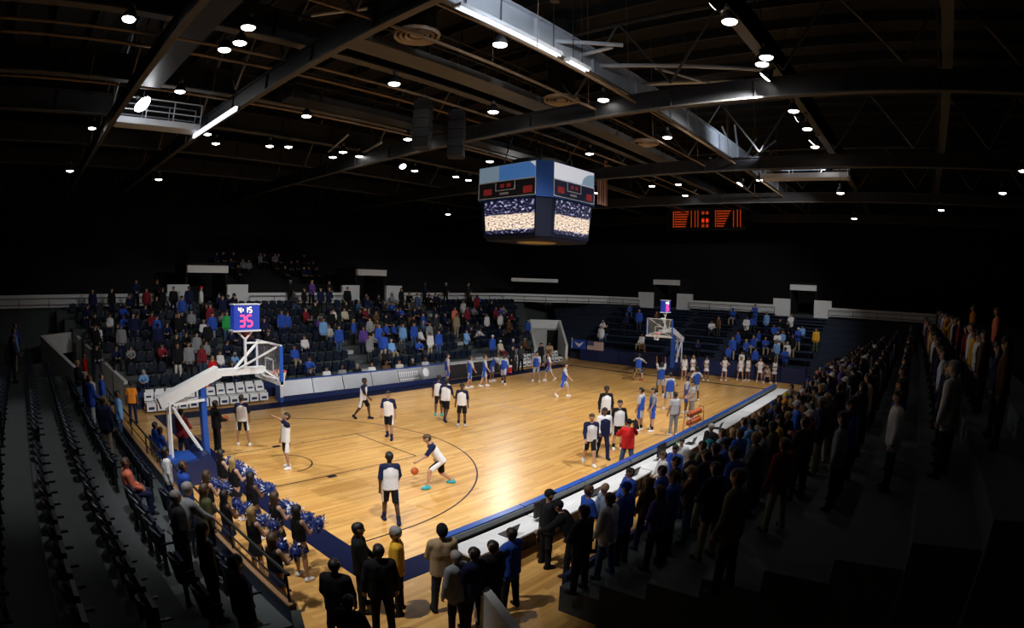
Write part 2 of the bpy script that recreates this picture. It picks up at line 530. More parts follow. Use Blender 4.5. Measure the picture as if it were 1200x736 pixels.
# parapets of the tunnel under the camera
nt_ = empty('corner_tunnel', 'walk-in tunnel with low parapets where the suited men stand', None, kind='structure')
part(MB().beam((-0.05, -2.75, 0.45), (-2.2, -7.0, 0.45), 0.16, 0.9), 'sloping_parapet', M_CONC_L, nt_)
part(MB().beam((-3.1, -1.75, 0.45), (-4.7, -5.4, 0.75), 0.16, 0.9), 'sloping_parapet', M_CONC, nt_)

# front walls
fas = struct(MB().box((-3.12, -1.6, 0), (-3.0, 17.0, 0.9)), 'front_wall', M_NAVYP, 'low navy front wall of the seat rows behind the near basket')
rail = MB().tube((-3.06, -1.6, 1.5), (-3.06, 17.0, 1.5), 0.03, n=8).tube((-3.06, -1.6, 1.2), (-3.06, 17.0, 1.2), 0.02, n=6)
for i in range(9):
    y = -1.5 + i * 2.3
    rail.tube((-3.06, y, 0.9), (-3.06, y, 1.5), 0.025, n=6)
part(rail, 'handrail', M_STEEL_D, fas)
part(MB().box((-3.14, -1.6, 0.9), (-2.98, 17.0, 0.94)), 'coping', mat('court_lit_coping', (0.35, 0.20, 0.10), 0.4, var=0.2), fas)  # wall top lit orange by the court, put into its colour
ef = empty('padded_wall', 'navy padded wall below the end bleachers', None, kind='structure')
for i in range(10):
    y0 = -1.5 + i * 1.83
    part(MB().box((31.9, y0, 0.02), (32.2, y0 + 1.80, 1.05)), 'wall_pad', M_NAVYP, ef)
struct(MB().box((1.4, -3.60, 0), (LEN + 1, -3.5, 0.70)), 'front_wall', M_NAVYP, 'low navy front wall of the crowded stand')
struct(MB().box((-1.2, 17.85, 0), (LEN + 1, 17.99, 0.8)), 'front_wall', M_NAVYP, 'low navy front wall of the far side stand')
# ------------------------------------------------------------------ people: one smooth surface grown round a posed skeleton
def nets(prims, h, k=0.028):
    """iso-surface of smoothly joined tapered limbs -> (verts, quads)"""
    A = np.array([p[0] for p in prims]); B = np.array([p[1] for p in prims])
    R = np.array([[max(p[2], p[3])] for p in prims])
    lo = (np.minimum(A, B) - R).min(0) - 3 * h
    hi_ = (np.maximum(A, B) + R).max(0) + 3 * h
    n = np.ceil((hi_ - lo) / h).astype(int) + 1
    D = np.full(n, 0.3, np.float32)
    ax = [lo[i] + h * np.arange(n[i]) for i in range(3)]
    for a, b, ra, rb, reg, fl in prims:
        r = max(ra, rb) + 0.08
        i0 = np.maximum(0, np.floor((np.minimum(a, b) - r - lo) / h).astype(int))
        i1 = np.minimum(n, np.ceil((np.maximum(a, b) + r - lo) / h).astype(int) + 1)
        P = np.stack(np.meshgrid(ax[0][i0[0]:i1[0]], ax[1][i0[1]:i1[1]], ax[2][i0[2]:i1[2]], indexing='ij'), -1).astype(np.float32)
        d = sd(P, a, b, ra, rb, fl)
        S = D[i0[0]:i1[0], i0[1]:i1[1], i0[2]:i1[2]]
        w = np.clip(0.5 + 0.5 * (S - d) / k, 0, 1)
        D[i0[0]:i1[0], i0[1]:i1[1], i0[2]:i1[2]] = S * (1 - w) + d * w - k * w * (1 - w)
    s = D < 0
    c = [s[i:n[0] - 1 + i, j:n[1] - 1 + j, l:n[2] - 1 + l] for i in (0, 1) for j in (0, 1) for l in (0, 1)]
    sm = sum(x.astype(np.int8) for x in c)
    act = np.argwhere((sm > 0) & (sm < 8))
    idx = -np.ones(n - 1, int)
    idx[tuple(act.T)] = np.arange(len(act))
    pos = np.zeros((len(act), 3)); cnt = np.zeros(len(act))
    for e in range(3):
        o1, o2 = [q for q in range(3) if q != e]
        for u in (0, 1):
            for w in (0, 1):
                q0 = act.copy(); q0[:, o1] += u; q0[:, o2] += w
                q1 = q0.copy(); q1[:, e] += 1
                v0, v1 = D[tuple(q0.T)], D[tuple(q1.T)]
                m = (v0 < 0) != (v1 < 0)
                t = np.where(m, v0 / np.where(m, v0 - v1, 1), 0)
                p = q0.astype(float); p[:, e] += t
                pos[m] += p[m]; cnt[m] += 1
    V = lo + h * pos / cnt[:, None]
    Q = []
    for e in range(3):
        o1, o2 = [(1, 2), (2, 0), (0, 1)][e]
        sl0 = [slice(None)] * 3; sl1 = [slice(None)] * 3
        sl0[e] = slice(0, -1); sl1[e] = slice(1, None)
        ch = np.argwhere(s[tuple(sl0)] != s[tuple(sl1)])
        if not len(ch):
            continue
        f = s[tuple(sl0)][tuple(ch.T)]
        def cell(a_, b_):
            q = ch.copy(); q[:, o1] += a_; q[:, o2] += b_
            return idx[tuple(q.T)]
        qd = np.stack([cell(-1, -1), cell(0, -1), cell(0, 0), cell(-1, 0)], 1)
        qd[~f] = qd[~f][:, ::-1]
        Q.append(qd)
    return V, np.concatenate(Q)

def sd(P, a, b, ra, rb, fl):
    a = np.asarray(a, np.float32); b = np.asarray(b, np.float32)
    ba = b - a
    L = float(ba @ ba) + 1e-9
    pa = P - a
    tr = pa @ ba / L
    t = np.clip(tr, 0, 1)
    d = np.sqrt((((pa - t[..., None] * ba)) ** 2).sum(-1)) - (ra + (rb - ra) * t)
    if fl:
        d = np.maximum(d, (tr - 1) * math.sqrt(L))
    return d

def V3(*a):
    return np.array(a, float)
def limb(p, o, side):
    """direction from pitch (0 = hanging, 90 = forward) and outward angle, in degrees"""
    p, o = math.radians(p), math.radians(o)
    return V3(math.sin(p) * math.cos(o), side * math.sin(o), -math.cos(p) * math.cos(o))

POSES = {
    'stand': {}, 'stand_wide': dict(legs=[((2, 10), (0, 6)), ((-2, 10), (-4, 6))], arms=[((8, 12), (25, -4)), ((4, 14), (18, 2))]),
    'hips': dict(arms=[((-12, 42), (28, -48)), ((-12, 42), (28, -48))], legs=[((2, 8), (0, 5)), ((-2, 8), (-3, 5))]),
    'crossed': dict(arms=[((22, 10), (80, -62)), ((22, 10), (84, -58))], legs=[((1, 6), (0, 4)), ((-1, 6), (-2, 4))]),
    'front_hands': dict(arms=[((18, 10), (58, -30)), ((18, 10), (58, -30))], legs=[((1, 6), (0, 4)), ((-1, 6), (-2, 4))]),
    'walk': dict(lean=5, legs=[((26, 3), (4, 2)), ((-16, 3), (-38, 2))], arms=[((-22, 8), (4, 2)), ((24, 8), (48, 0))]),
    'stroll': dict(lean=3, legs=[((16, 5), (6, 3)), ((-10, 4), (-22, 2))], arms=[((-10, 12), (6, 2)), ((14, 12), (36, -6))]),
    'dribble': dict(lean=34, side=-4, legs=[((52, 6), (8, 4)), ((-6, 10), (-52, 6))], arms=[((40, 14), (58, -6)), ((-34, 26), (-8, 20))], look=-14),
    'shoot': dict(lean=-4, legs=[((6, 5), (-6, 3)), ((-2, 5), (-10, 3))], arms=[((132, 6), (118, 4)), ((10, 12), (18, 2))], look=28),
    'layup': dict(lean=-2, legs=[((14, 5), (-14, 3)), ((-4, 5), (-14, 3))], arms=[((152, 10), (168, 2)), ((146, 12), (162, 4))], look=24),
    'guard': dict(lean=14, legs=[((34, 16), (-14, 10)), ((30, 16), (-16, 10))], arms=[((58, 30), (84, 12)), ((50, 34), (70, 14))], look=-4),
    'clap': dict(arms=[((38, 10), (100, -34)), ((38, 10), (100, -34))], legs=[((1, 6), (0, 4)), ((-1, 6), (-2, 4))]),
    'pompom': dict(arms=[((24, 14), (96, -22)), ((24, 14), (96, -22))], legs=[((2, 7), (0, 4)), ((-2, 7), (-2, 4))]),
    'shoulder_camera': dict(lean=4, arms=[((40, 26), (128, -30)), ((54, 20), (130, -10))], legs=[((4, 9), (0, 5)), ((-4, 9), (-4, 5))]),
    'hold_ball': dict(arms=[((14, 12), (78, -12)), ((14, 12), (78, -12))], legs=[((1, 6), (0, 4)), ((-1, 6), (-2, 4))]),
    'photo': dict(arms=[((50, 14), (126, -26)), ((50, 14), (126, -26))], legs=[((1, 6), (0, 4)), ((-1, 6), (-2, 4))]),
    'crouch': dict(lean=48, legs=[((62, 14), (-22, 8)), ((52, 14), (-30, 8))], arms=[((44, 12), (60, -12)), ((44, 12), (60, -12))], look=-10),
    'lean_fwd': dict(lean=30, legs=[((6, 8), (2, 4)), ((-2, 8), (-4, 4))], arms=[((44, 10), (62, -4)), ((40, 10), (58, -6))], look=-6),
    'sit': dict(sit=1, lean=-4, legs=[((84, 8), (4, 3)), ((84, 8), (0, 3))], arms=[((16, 8), (66, -18)), ((16, 8), (66, -18))]),
    'sit_lean': dict(sit=1, lean=26, legs=[((86, 12), (-6, 4)), ((86, 12), (-2, 4))], arms=[((46, 14), (76, -26)), ((46, 14), (76, -26))], look=-8),
    'sit_clap': dict(sit=1, lean=6, legs=[((84, 10), (2, 3)), ((84, 10), (6, 3))], arms=[((38, 10), (104, -32)), ((38, 10), (104, -32))]),
}

def skeleton(pose, bulk=1.0, woman=False):
    d = POSES[pose]
    L = math.radians(d.get('lean', 0)); S = math.radians(d.get('side', 0))
    up_ = V3(math.sin(L) * math.cos(S), math.sin(S), math.cos(L) * math.cos(S))
    fw = V3(math.cos(L), 0, -math.sin(L))
    sidev = np.cross(up_, fw)
    legs = d.get('legs', [((1, 4), (0, 2)), ((-1, 4), (-1, 2))])
    arms = d.get('arms', [((2, 13), (14, 5)), ((-2, 13), (10, 5))])
    J = {}
    hw = 0.088
    sw = (0.155 if woman else 0.176)
    for i, s in ((0, 1), (1, -1)):
        hp = V3(0, s * hw, 0)
        kn = hp + limb(*legs[i][0], s) * 0.445
        an = kn + limb(*legs[i][1], s) * 0.415
        J['hip', s], J['knee', s], J['ankle', s] = hp, kn, an
        sh = up_ * 0.475 + sidev * s * sw
        el = sh + limb(*arms[i][0], s) * 0.285
        fd = limb(*arms[i][1], s)
        wr = el + fd * 0.25
        J['sh', s], J['el', s], J['wr', s], J['hd', s] = sh, el, wr, fd
    J['chest'] = up_ * 0.31
    J['neck'] = up_ * 0.535
    lk = math.radians(d.get('look', 0))
    hu = V3(math.sin(L * 0.45 - lk * 0.4), 0, math.cos(L * 0.45 - lk * 0.4))
    J['hu'] = hu
    face = L * 0.2 - lk
    J['hf'] = V3(math.cos(face), 0, -math.sin(face))
    J['hup'] = V3(math.sin(face), 0, math.cos(face))
    J['head'] = J['neck'] + hu * 0.165 + V3(0.018, 0, 0)
    dz = 0.078 - min(J['ankle', 1][2], J['ankle', -1][2])
    for q in list(J):
        if q not in ('hu', 'hf', 'hup') and q[0] != 'hd':
            J[q] = J[q] + V3(0, 0, dz)
    J['hipc'] = V3(0, 0, dz)
    J['up'], J['side'], J['fw'] = up_, sidev, fw
    J['bulk'], J['woman'] = bulk, woman
    return J

def foot_prims(J, s, g=0.0):
    a = J['ankle', s]
    kd = J['ankle', s] - J['knee', s]
    tilt = 0.0
    if a[2] > 0.12:
        tilt = 0.6
    f = V3(math.cos(tilt), s * 0.16, -math.sin(tilt)); f /= np.linalg.norm(f)
    z = V3(0, 0, -0.036)
    return [(a + z - f * 0.045, a + z * 1.05 + f * 0.10, 0.042 + g, 0.040 + g, 'foot', 0), (a + z * 1.05 + f * 0.08, a + z * 1.2 + f * 0.145, 0.038 + g, 0.030 + g, 'foot', 0),
            (a + V3(0, 0, 0.02), a + z, 0.040 + g, 0.042 + g, 'foot', 0)]

def torso_prims(J, g=0.0, reg='torso', hem=0.06):
    u, sv, c = J['up'], J['side'], J['hipc']
    w = J['bulk']
    out = []
    for s in (1, -1):
        out.append((c + u * 0.44 + sv * s * 0.078, c - u * hem + sv * s * (0.060 + (0.026 if g else 0)), (0.094 * w) + g, (0.094 * w) + g * 1.3, reg, 1))
        out.append((c + u * 0.30 + sv * s * 0.070, c + u * 0.43 + sv * s * 0.088, 0.104 * w + g, 0.086 * w + g, reg, 0))
    out.append((c + u * 0.34 + J['fw'] * 0.012, c - u * hem + J['fw'] * 0.008, 0.112 * w + g, 0.116 * w + g, reg, 1))
    out.append((J['sh', 1] - sv * 0.02, J['sh', -1] + sv * 0.02, 0.060 + g * 0.6, 0.060 + g * 0.6, 'yoke', 0))
    if J['woman']:
        for s in (1, -1):
            out.append((c + u * 0.345 + sv * s * 0.07 + J['fw'] * 0.07, c + u * 0.33 + sv * s * 0.07 + J['fw'] * 0.085, 0.055 + g, 0.05 + g, reg, 0))
    return out

def body_prims(J, cloth=None):
    """naked figure (regions name the parts)"""
    u, sv, c, w = J['up'], J['side'], J['hipc'], J['bulk']
    P = torso_prims(J, 0.0, hem=0.0)
    P = [p[:5] + (0,) for p in P]
    P.append((J['hip', 1] + V3(0, -0.02, 0.0), J['hip', -1] + V3(0, 0.02, 0.0), 0.108 * w, 0.108 * w, 'pelvis', 0))
    P.append((J['neck'] - u * 0.05, J['head'] - J['hup'] * 0.03, 0.054, 0.050, 'neck', 0))
    P += head_prims(J)
    for s in (1, -1):
        P.append((J['sh', s], J['el', s], 0.054 * w, 0.042, 'uarm', 0))
        P.append((J['el', s], J['wr', s], 0.041, 0.028, 'farm', 0))
        P.append((J['wr', s], J['wr', s] + J['hd', s] * 0.085, 0.030, 0.034, 'hand', 0))
        P.append((J['hip', s], J['knee', s], 0.086 * w, 0.058, 'thigh', 0))
        k_, a_ = J['knee', s], J['ankle', s]
        P.append((k_, a_, 0.054, 0.036, 'shin', 0))
        P.append((k_ + (a_ - k_) * 0.15 + V3(-0.018, 0, 0), k_ + (a_ - k_) * 0.5 + V3(-0.012, 0, 0), 0.050, 0.042, 'shin', 0))
        P += foot_prims(J, s)
    return P

def head_prims(J):
    h, f, q = J['head'], J['hf'], J['hup']
    P = [(h - f * 0.012 + q * 0.035, h + f * 0.008 + q * 0.028, 0.090, 0.084, 'head', 0),
         (h + f * 0.012, h + f * 0.034 - q * 0.062, 0.076, 0.050, 'head', 0),
         (h + f * 0.085 + q * 0.012, h + f * 0.103 - q * 0.018, 0.010, 0.017, 'head', 0)]
    for s in (1, -1):
        P.append((h + V3(0, s * 0.083, 0) + q * 0.012, h + V3(0, s * 0.086, 0) - q * 0.02, 0.020, 0.014, 'head', 0))
    return P

def hair_prims(J, style):
    h, f, q = J['head'], J['hf'], J['hup']
    if style in ('short', 'bald'):
        return [(h - f * 0.028 + q * 0.030, h + f * 0.012 + q * 0.052, 0.092, 0.084, 'hair', 0), (h - f * 0.04 - q * 0.02, h - f * 0.03 + q * 0.03, 0.072, 0.088, 'hair', 0)]
    if style == 'long':
        return [(h - f * 0.028 + q * 0.030, h + f * 0.010 + q * 0.052, 0.098, 0.090, 'hair', 0),
                (h - f * 0.045, h - f * 0.075 - q * 0.26, 0.090, 0.055, 'hair', 0)] + \
               [(h + V3(0, s * 0.055, 0) - f * 0.03, h + V3(0, s * 0.085, 0) - f * 0.03 - q * 0.20, 0.055, 0.035, 'hair', 0) for s in (1, -1)]
    if style == 'cap':
        return [(h - f * 0.012 + q * 0.045, h + f * 0.010 + q * 0.050, 0.096, 0.092, 'hair', 0), (h + f * 0.06 + q * 0.052, h + f * 0.150 + q * 0.040, 0.020, 0.016, 'hair', 0),
                (h + f * 0.06 + q * 0.052 + V3(0, 0.035, 0), h + f * 0.135 + q * 0.04 + V3(0, 0.035, 0), 0.02, 0.016, 'hair', 0),
                (h + f * 0.06 + q * 0.052 - V3(0, 0.035, 0), h + f * 0.135 + q * 0.04 - V3(0, 0.035, 0), 0.02, 0.016, 'hair', 0)]
    if style == 'beanie':
        return [(h - f * 0.022 + q * 0.035, h + f * 0.004 + q * 0.060, 0.099, 0.092, 'hair', 0), (h - f * 0.04 - q * 0.01, h - f * 0.03 + q * 0.03, 0.085, 0.09, 'hair', 0)]
    return []

def garment_prims(J, kind):
    u, sv, c, w = J['up'], J['side'], J['hipc'], J['bulk']
    P = []
    if kind in ('jersey', 'shirt', 'jacket', 'tank', 'tee'):
        g = {'jersey': 0.014, 'shirt': 0.014, 'jacket': 0.030, 'tank': 0.012, 'tee': 0.018}[kind]
        P = torso_prims(J, g, hem={'jacket': 0.12, 'tank': -0.04}.get(kind, 0.07))
        P = [p for p in P if not (kind == 'tank' and p[4] == 'yoke')]
        for s in (1, -1):
            if kind == 'tank':
                P.append((c + u * 0.40 + sv * s * 0.10, J['sh', s] - sv * s * 0.07 + u * 0.03, 0.085, 0.05, 'torso', 0))
                continue
            e = J['el', s]
            full = kind in ('jacket', 'shirt')
            P.append((J['sh', s], e if full or kind == 'jersey' else J['sh', s] + (e - J['sh', s]) * 0.72, 0.056 * w + g, 0.050 + g * 0.8, 'uarm', 0 if full else 1))
            if full:
                P.append((e, J['wr', s], 0.046 + g * 0.7, 0.036 + g * 0.5, 'farm', 1))
    elif kind == 'shorts':
        P = [(J['hip', 1] + V3(0, -0.02, -0.02), J['hip', -1] + V3(0, 0.02, -0.02), 0.110 * w, 0.110 * w, 'pelvis', 0)]
        for s in (1, -1):
            P.append((J['hip', s], J['hip', s] + (J['knee', s] - J['hip', s]) * 0.90, 0.094 * w, 0.092, 'thigh%d' % s, 1))
    elif kind == 'trousers':
        P = [(J['hip', 1] + V3(0, -0.02, 0.03), J['hip', -1] + V3(0, 0.02, 0.03), 0.116 * w, 0.116 * w, 'pelvis', 0)]
        for s in (1, -1):
            P.append((J['hip', s], J['knee', s], 0.098 * w, 0.074, 'thigh', 0))
            P.append((J['knee', s], J['ankle', s] + V3(0, 0, -0.01), 0.072, 0.062, 'shin', 1))
    elif kind == 'skirt':
        P = [(c + V3(0, 0, 0.05), c - V3(0, 0, 0.24), 0.118 * w, 0.185, 'pelvis', 1),
             (c + V3(0, 0.04, 0.05), c + V3(0, 0.05, -0.24), 0.10 * w, 0.16, 'pelvis', 1), (c + V3(0, -0.04, 0.05), c + V3(0, -0.05, -0.24), 0.10 * w, 0.16, 'pelvis', 1)]
    return P

def fingers(mb, J, s, n=5, mi=0, sc=1.0):
    d = J['hd', s] / np.linalg.norm(J['hd', s])
    inw = V3(0, -s, 0) if abs(d[1]) < 0.8 else V3(1, 0, 0)
    nrm = inw - d * (inw @ d); nrm /= np.linalg.norm(nrm)
    lat = np.cross(d, nrm)
    if lat[0] < 0 or (abs(lat[0]) < 0.2 and lat[2] < 0):
        lat = -lat
    base = J['wr', s] + d * 0.085
    for i, ln in enumerate((0.066, 0.078, 0.072, 0.056)):
        r0 = base + lat * (0.027 - 0.018 * i)
        d1 = d * math.cos(0.45) + nrm * math.sin(0.45)
        d2 = d * math.cos(1.1) + nrm * math.sin(1.1)
        p1 = r0 + d1 * ln * 0.55
        mb.tube(r0 - d * 0.01, p1, 0.0095 * sc, 0.0085 * sc, n=n, mi=mi)
        mb.tube(p1, p1 + d2 * ln * 0.5, 0.0085 * sc, 0.006 * sc, n=n, mi=mi)
    t0 = J['wr', s] + d * 0.03 + lat * 0.022
    t1 = t0 + (lat * 0.75 + d * 0.65 + nrm * 0.25) * 0.042
    mb.tube(t0, t1, 0.0115 * sc, 0.0095 * sc, n=n, mi=mi)
    mb.tube(t1, t1 + (lat * 0.2 + d * 0.9 + nrm * 0.3) * 0.03, 0.0095 * sc, 0.007 * sc, n=n, mi=mi)

def face_bits(mb, J, mi_eye, mi_lip):
    h, f, q = J['head'], J['hf'], J['hup']
    for s in (1, -1):
        mb.ball(h + f * 0.083 + V3(0, s * 0.032, 0) + q * 0.016, 0.0105, 6, 4, mi=mi_eye)
    mb.beam(h + f * 0.083 - q * 0.052 + V3(0, 0.024, 0), h + f * 0.083 - q * 0.052 - V3(0, 0.024, 0), 0.012, 0.010, mi=mi_lip)

def to_mesh(name, V, Q, extra=None, slots=None, nslots=1):
    me = bpy.data.meshes.new(name)
    v = [tuple(p) for p in V.tolist()]
    f = [tuple(q) for q in Q.tolist()]
    mi = list(slots) if slots is not None else [0] * len(f)
    if extra is not None:
        o = len(v)
        v += extra.v
        f += [tuple(i + o for i in q) for q in extra.f]
        mi += extra.m
    me.from_pydata(v, [], f)
    for _ in range(nslots):
        me.materials.append(None)
    me.polygons.foreach_set('material_index', mi)
    me.polygons.foreach_set('use_smooth', [True] * len(f))
    me.update()
    return me

def classify(prims, P):
    d = np.stack([sd(P.astype(np.float32), *p[:4], 0) for p in prims])
    return np.array([p[4] for p in prims])[d.argmin(0)]

H_HERO, H_CROWD = 0.017, 0.026
_cache = {}
def dress(o, mats):
    for i, m in enumerate(mats):
        o.material_slots[i].link = 'OBJECT'
        o.material_slots[i].material = m

def hero_mesh(pose, bulk, woman, what):
    key = (pose, bulk, woman, what)
    if key in _cache:
        return _cache[key]
    J = skeleton(pose, bulk, woman)
    if what == 'body':
        V, Q = nets(body_prims(J), H_HERO)
        x = MB()
        for s in (1, -1):
            fingers(x, J, s)
        face_bits(x, J, 1, 2)
        me = to_mesh('person_body', V, Q, x, nslots=3)
    elif what in ('shoe1', 'shoe-1'):
        V, Q = nets(foot_prims(J, int(what[4:]), 0.007), 0.014)
        me = to_mesh('shoe', V, Q)
    elif what in ('sock1', 'sock-1'):
        s = int(what[4:])
        a, k_ = J['ankle', s], J['knee', s]
        V, Q = nets([(a, a + (k_ - a) * 0.38, 0.047, 0.056, 'sock', 1)], 0.014)
        me = to_mesh('sock', V, Q)
    elif what.startswith('hair_'):
        V, Q = nets(hair_prims(J, what[5:]), 0.015)
        me = to_mesh('hair', V, Q)
    else:
        P = garment_prims(J, what)
        V, Q = nets(P, 0.016)
        reg = classify(P, V[Q].mean(1))
        c = V[Q].mean(1)
        if what in ('shorts', 'trousers'):
            sl = ((np.abs(c[:, 1]) > 0.168) & (what == 'shorts')).astype(int)
        elif what in ('jersey', 'shirt', 'jacket', 'tee', 'tank'):
            up_h = (c - J['hipc']) @ J['up']
            lat = np.abs((c - J['hipc']) @ J['side'])
            sl = (np.isin(reg, ['uarm', 'farm']) | (up_h > 0.475 - 0.55 * np.maximum(0, lat - 0.05))).astype(int)
        else:
            sl = np.zeros(len(Q), int)
        me = to_mesh(what, V, Q, slots=sl.tolist(), nslots=2)
    _cache[key] = me
    return me

def hero(pos, head_deg, pose, label, skin=0, top=('jersey', 'white', 'navy'), bottom=('shorts', 'black', 'white'), shoe='white', sock=None,
         hair=('short', 'dark'), h=1.85, bulk=1.0, woman=False, group=None):
    me = hero_mesh(pose, bulk, woman, 'body')
    o = put('person', me, None, pos, math.radians(head_deg), h / 1.80)
    dress(o, [SKIN[skin], M_EYE, M_LIP])
    tag(o, label, 'person', group)
    def child(name, what, mats):
        c = put(name, hero_mesh(pose, bulk, woman, what), o)
        dress(c, mats)
        return c
    child({'tank': 'tank_top', 'tee': 'shirt'}.get(top[0], top[0]), top[0], [F(top[1]), F(top[2] if len(top) > 2 else top[1])])
    child(bottom[0], bottom[0], [F(bottom[1]), F(bottom[2] if len(bottom) > 2 else bottom[1])])
    for s in ('1', '-1'):
        child('shoe', 'shoe' + s, [F(shoe)])
        if sock:
            child('sock', 'sock' + s, [F(sock)])
    if hair:
        st, cl = hair
        child({'cap': 'cap', 'beanie': 'knit_hat'}.get(st, 'hair'), 'hair_' + st, [HAIR.get(cl) or F(cl)])
    return o

# -- spectators: one mesh with six material slots: skin, hair, top, bottom, shoes, face
def crowd_mesh(pose, style, woman=False, h=None):
    h = h or H_CROWD
    key = ('crowd', pose, style, woman, h)
    if key in _cache:
        return _cache[key]
    J = skeleton(pose, 1.06, woman)
    P = [p for p in body_prims(J) if p[4] in ('head', 'neck', 'hand', 'foot')]
    hp = hair_prims(J, style)
    tp = garment_prims(J, 'jacket' if style != 'long' else 'shirt')
    bt = garment_prims(J, 'trousers')
    tp = [p[:4] + ('top', p[5]) for p in tp]
    bt = [p[:4] + ('bottom', p[5]) for p in bt]
    P += hp + tp + bt
    V, Q = nets(P, h)
    reg = classify(P, V[Q].mean(1))
    S = {'head': 0, 'neck': 0, 'hand': 0, 'hair': 1, 'top': 2, 'bottom': 3, 'foot': 4}
    x = MB()
    for s in (1, -1):
        fingers(x, J, s, n=4, sc=1.15)
    face_bits(x, J, 5, 5)
    me = to_mesh('spectator', V, Q, x, [S[r] for r in reg], 6)
    _cache[key] = me
    return me
# ------------------------------------------------------------------ seven-segment digits
SEG = {'0': 'abcdef', '1': 'bc', '2': 'abged', '3': 'abgcd', '4': 'fgbc', '5': 'afgcd', '6': 'afgedc', '7': 'abc', '8': 'abcdefg', '9': 'abcdfg'}
def digits(txt, origin, ux, uz, h, t=0.13, gap=0.25, depth=0.012):
    """lit seven-segment figures on a panel; origin = lower corner, ux/uz = directions along the panel"""
    ux, uz = np.array(ux, float), np.array(uz, float)
    nrm = np.cross(ux, uz)
    out = []
    w = h * 0.52
    x = 0.0
    O = np.array(origin, float)
    def bar(p, q):
        a, b = O + ux * (x + p[0] * w) + uz * p[1] * h, O + ux * (x + q[0] * w) + uz * q[1] * h
        d = (b - a); L = np.linalg.norm(d); d /= L
        mb.beam(a + d * t * h * 0.35, b - d * t * h * 0.35, t * h, depth, up=nrm)
    C = {'a': ((0, 1), (1, 1)), 'b': ((1, .5), (1, 1)), 'c': ((1, 0), (1, .5)), 'd': ((0, 0), (1, 0)), 'e': ((0, 0), (0, .5)), 'f': ((0, .5), (0, 1)), 'g': ((0, .5), (1, .5))}
    for ch in txt:
        mb = MB()
        if ch == ':':
            c = O + ux * (x + 0.08 * h) + uz * 0.5 * h
            mb.beam(c - uz * 0.24 * h, c + uz * 0.24 * h, t * h * 0.7, depth, up=nrm)
            x += 0.16 * h + gap * h
            out.append(mb)
            continue
        if ch != ' ':
            for s in SEG[ch]:
                bar(*C[s])
            out.append(mb)
        x += w + gap * h
    return out
def lit(txt, *a, name='digit', m=None, parent=None, **k):
    for mb in digits(txt, *a, **k):
        part(mb, name, m, parent)
def glow(name, c, e):
    return mat(name, c, 0.5, emit=e)
G_RED = glow('red_led', (1.0, 0.03, 0.08), 3.2)
G_AMB = glow('amber_led', (1.0, 0.72, 0.25), 3.0)
G_ORG = glow('orange_led', (1.0, 0.10, 0.015), 0.18)
G_DIM = glow('dim_red_led', (0.30, 0.02, 0.02), 0.14)

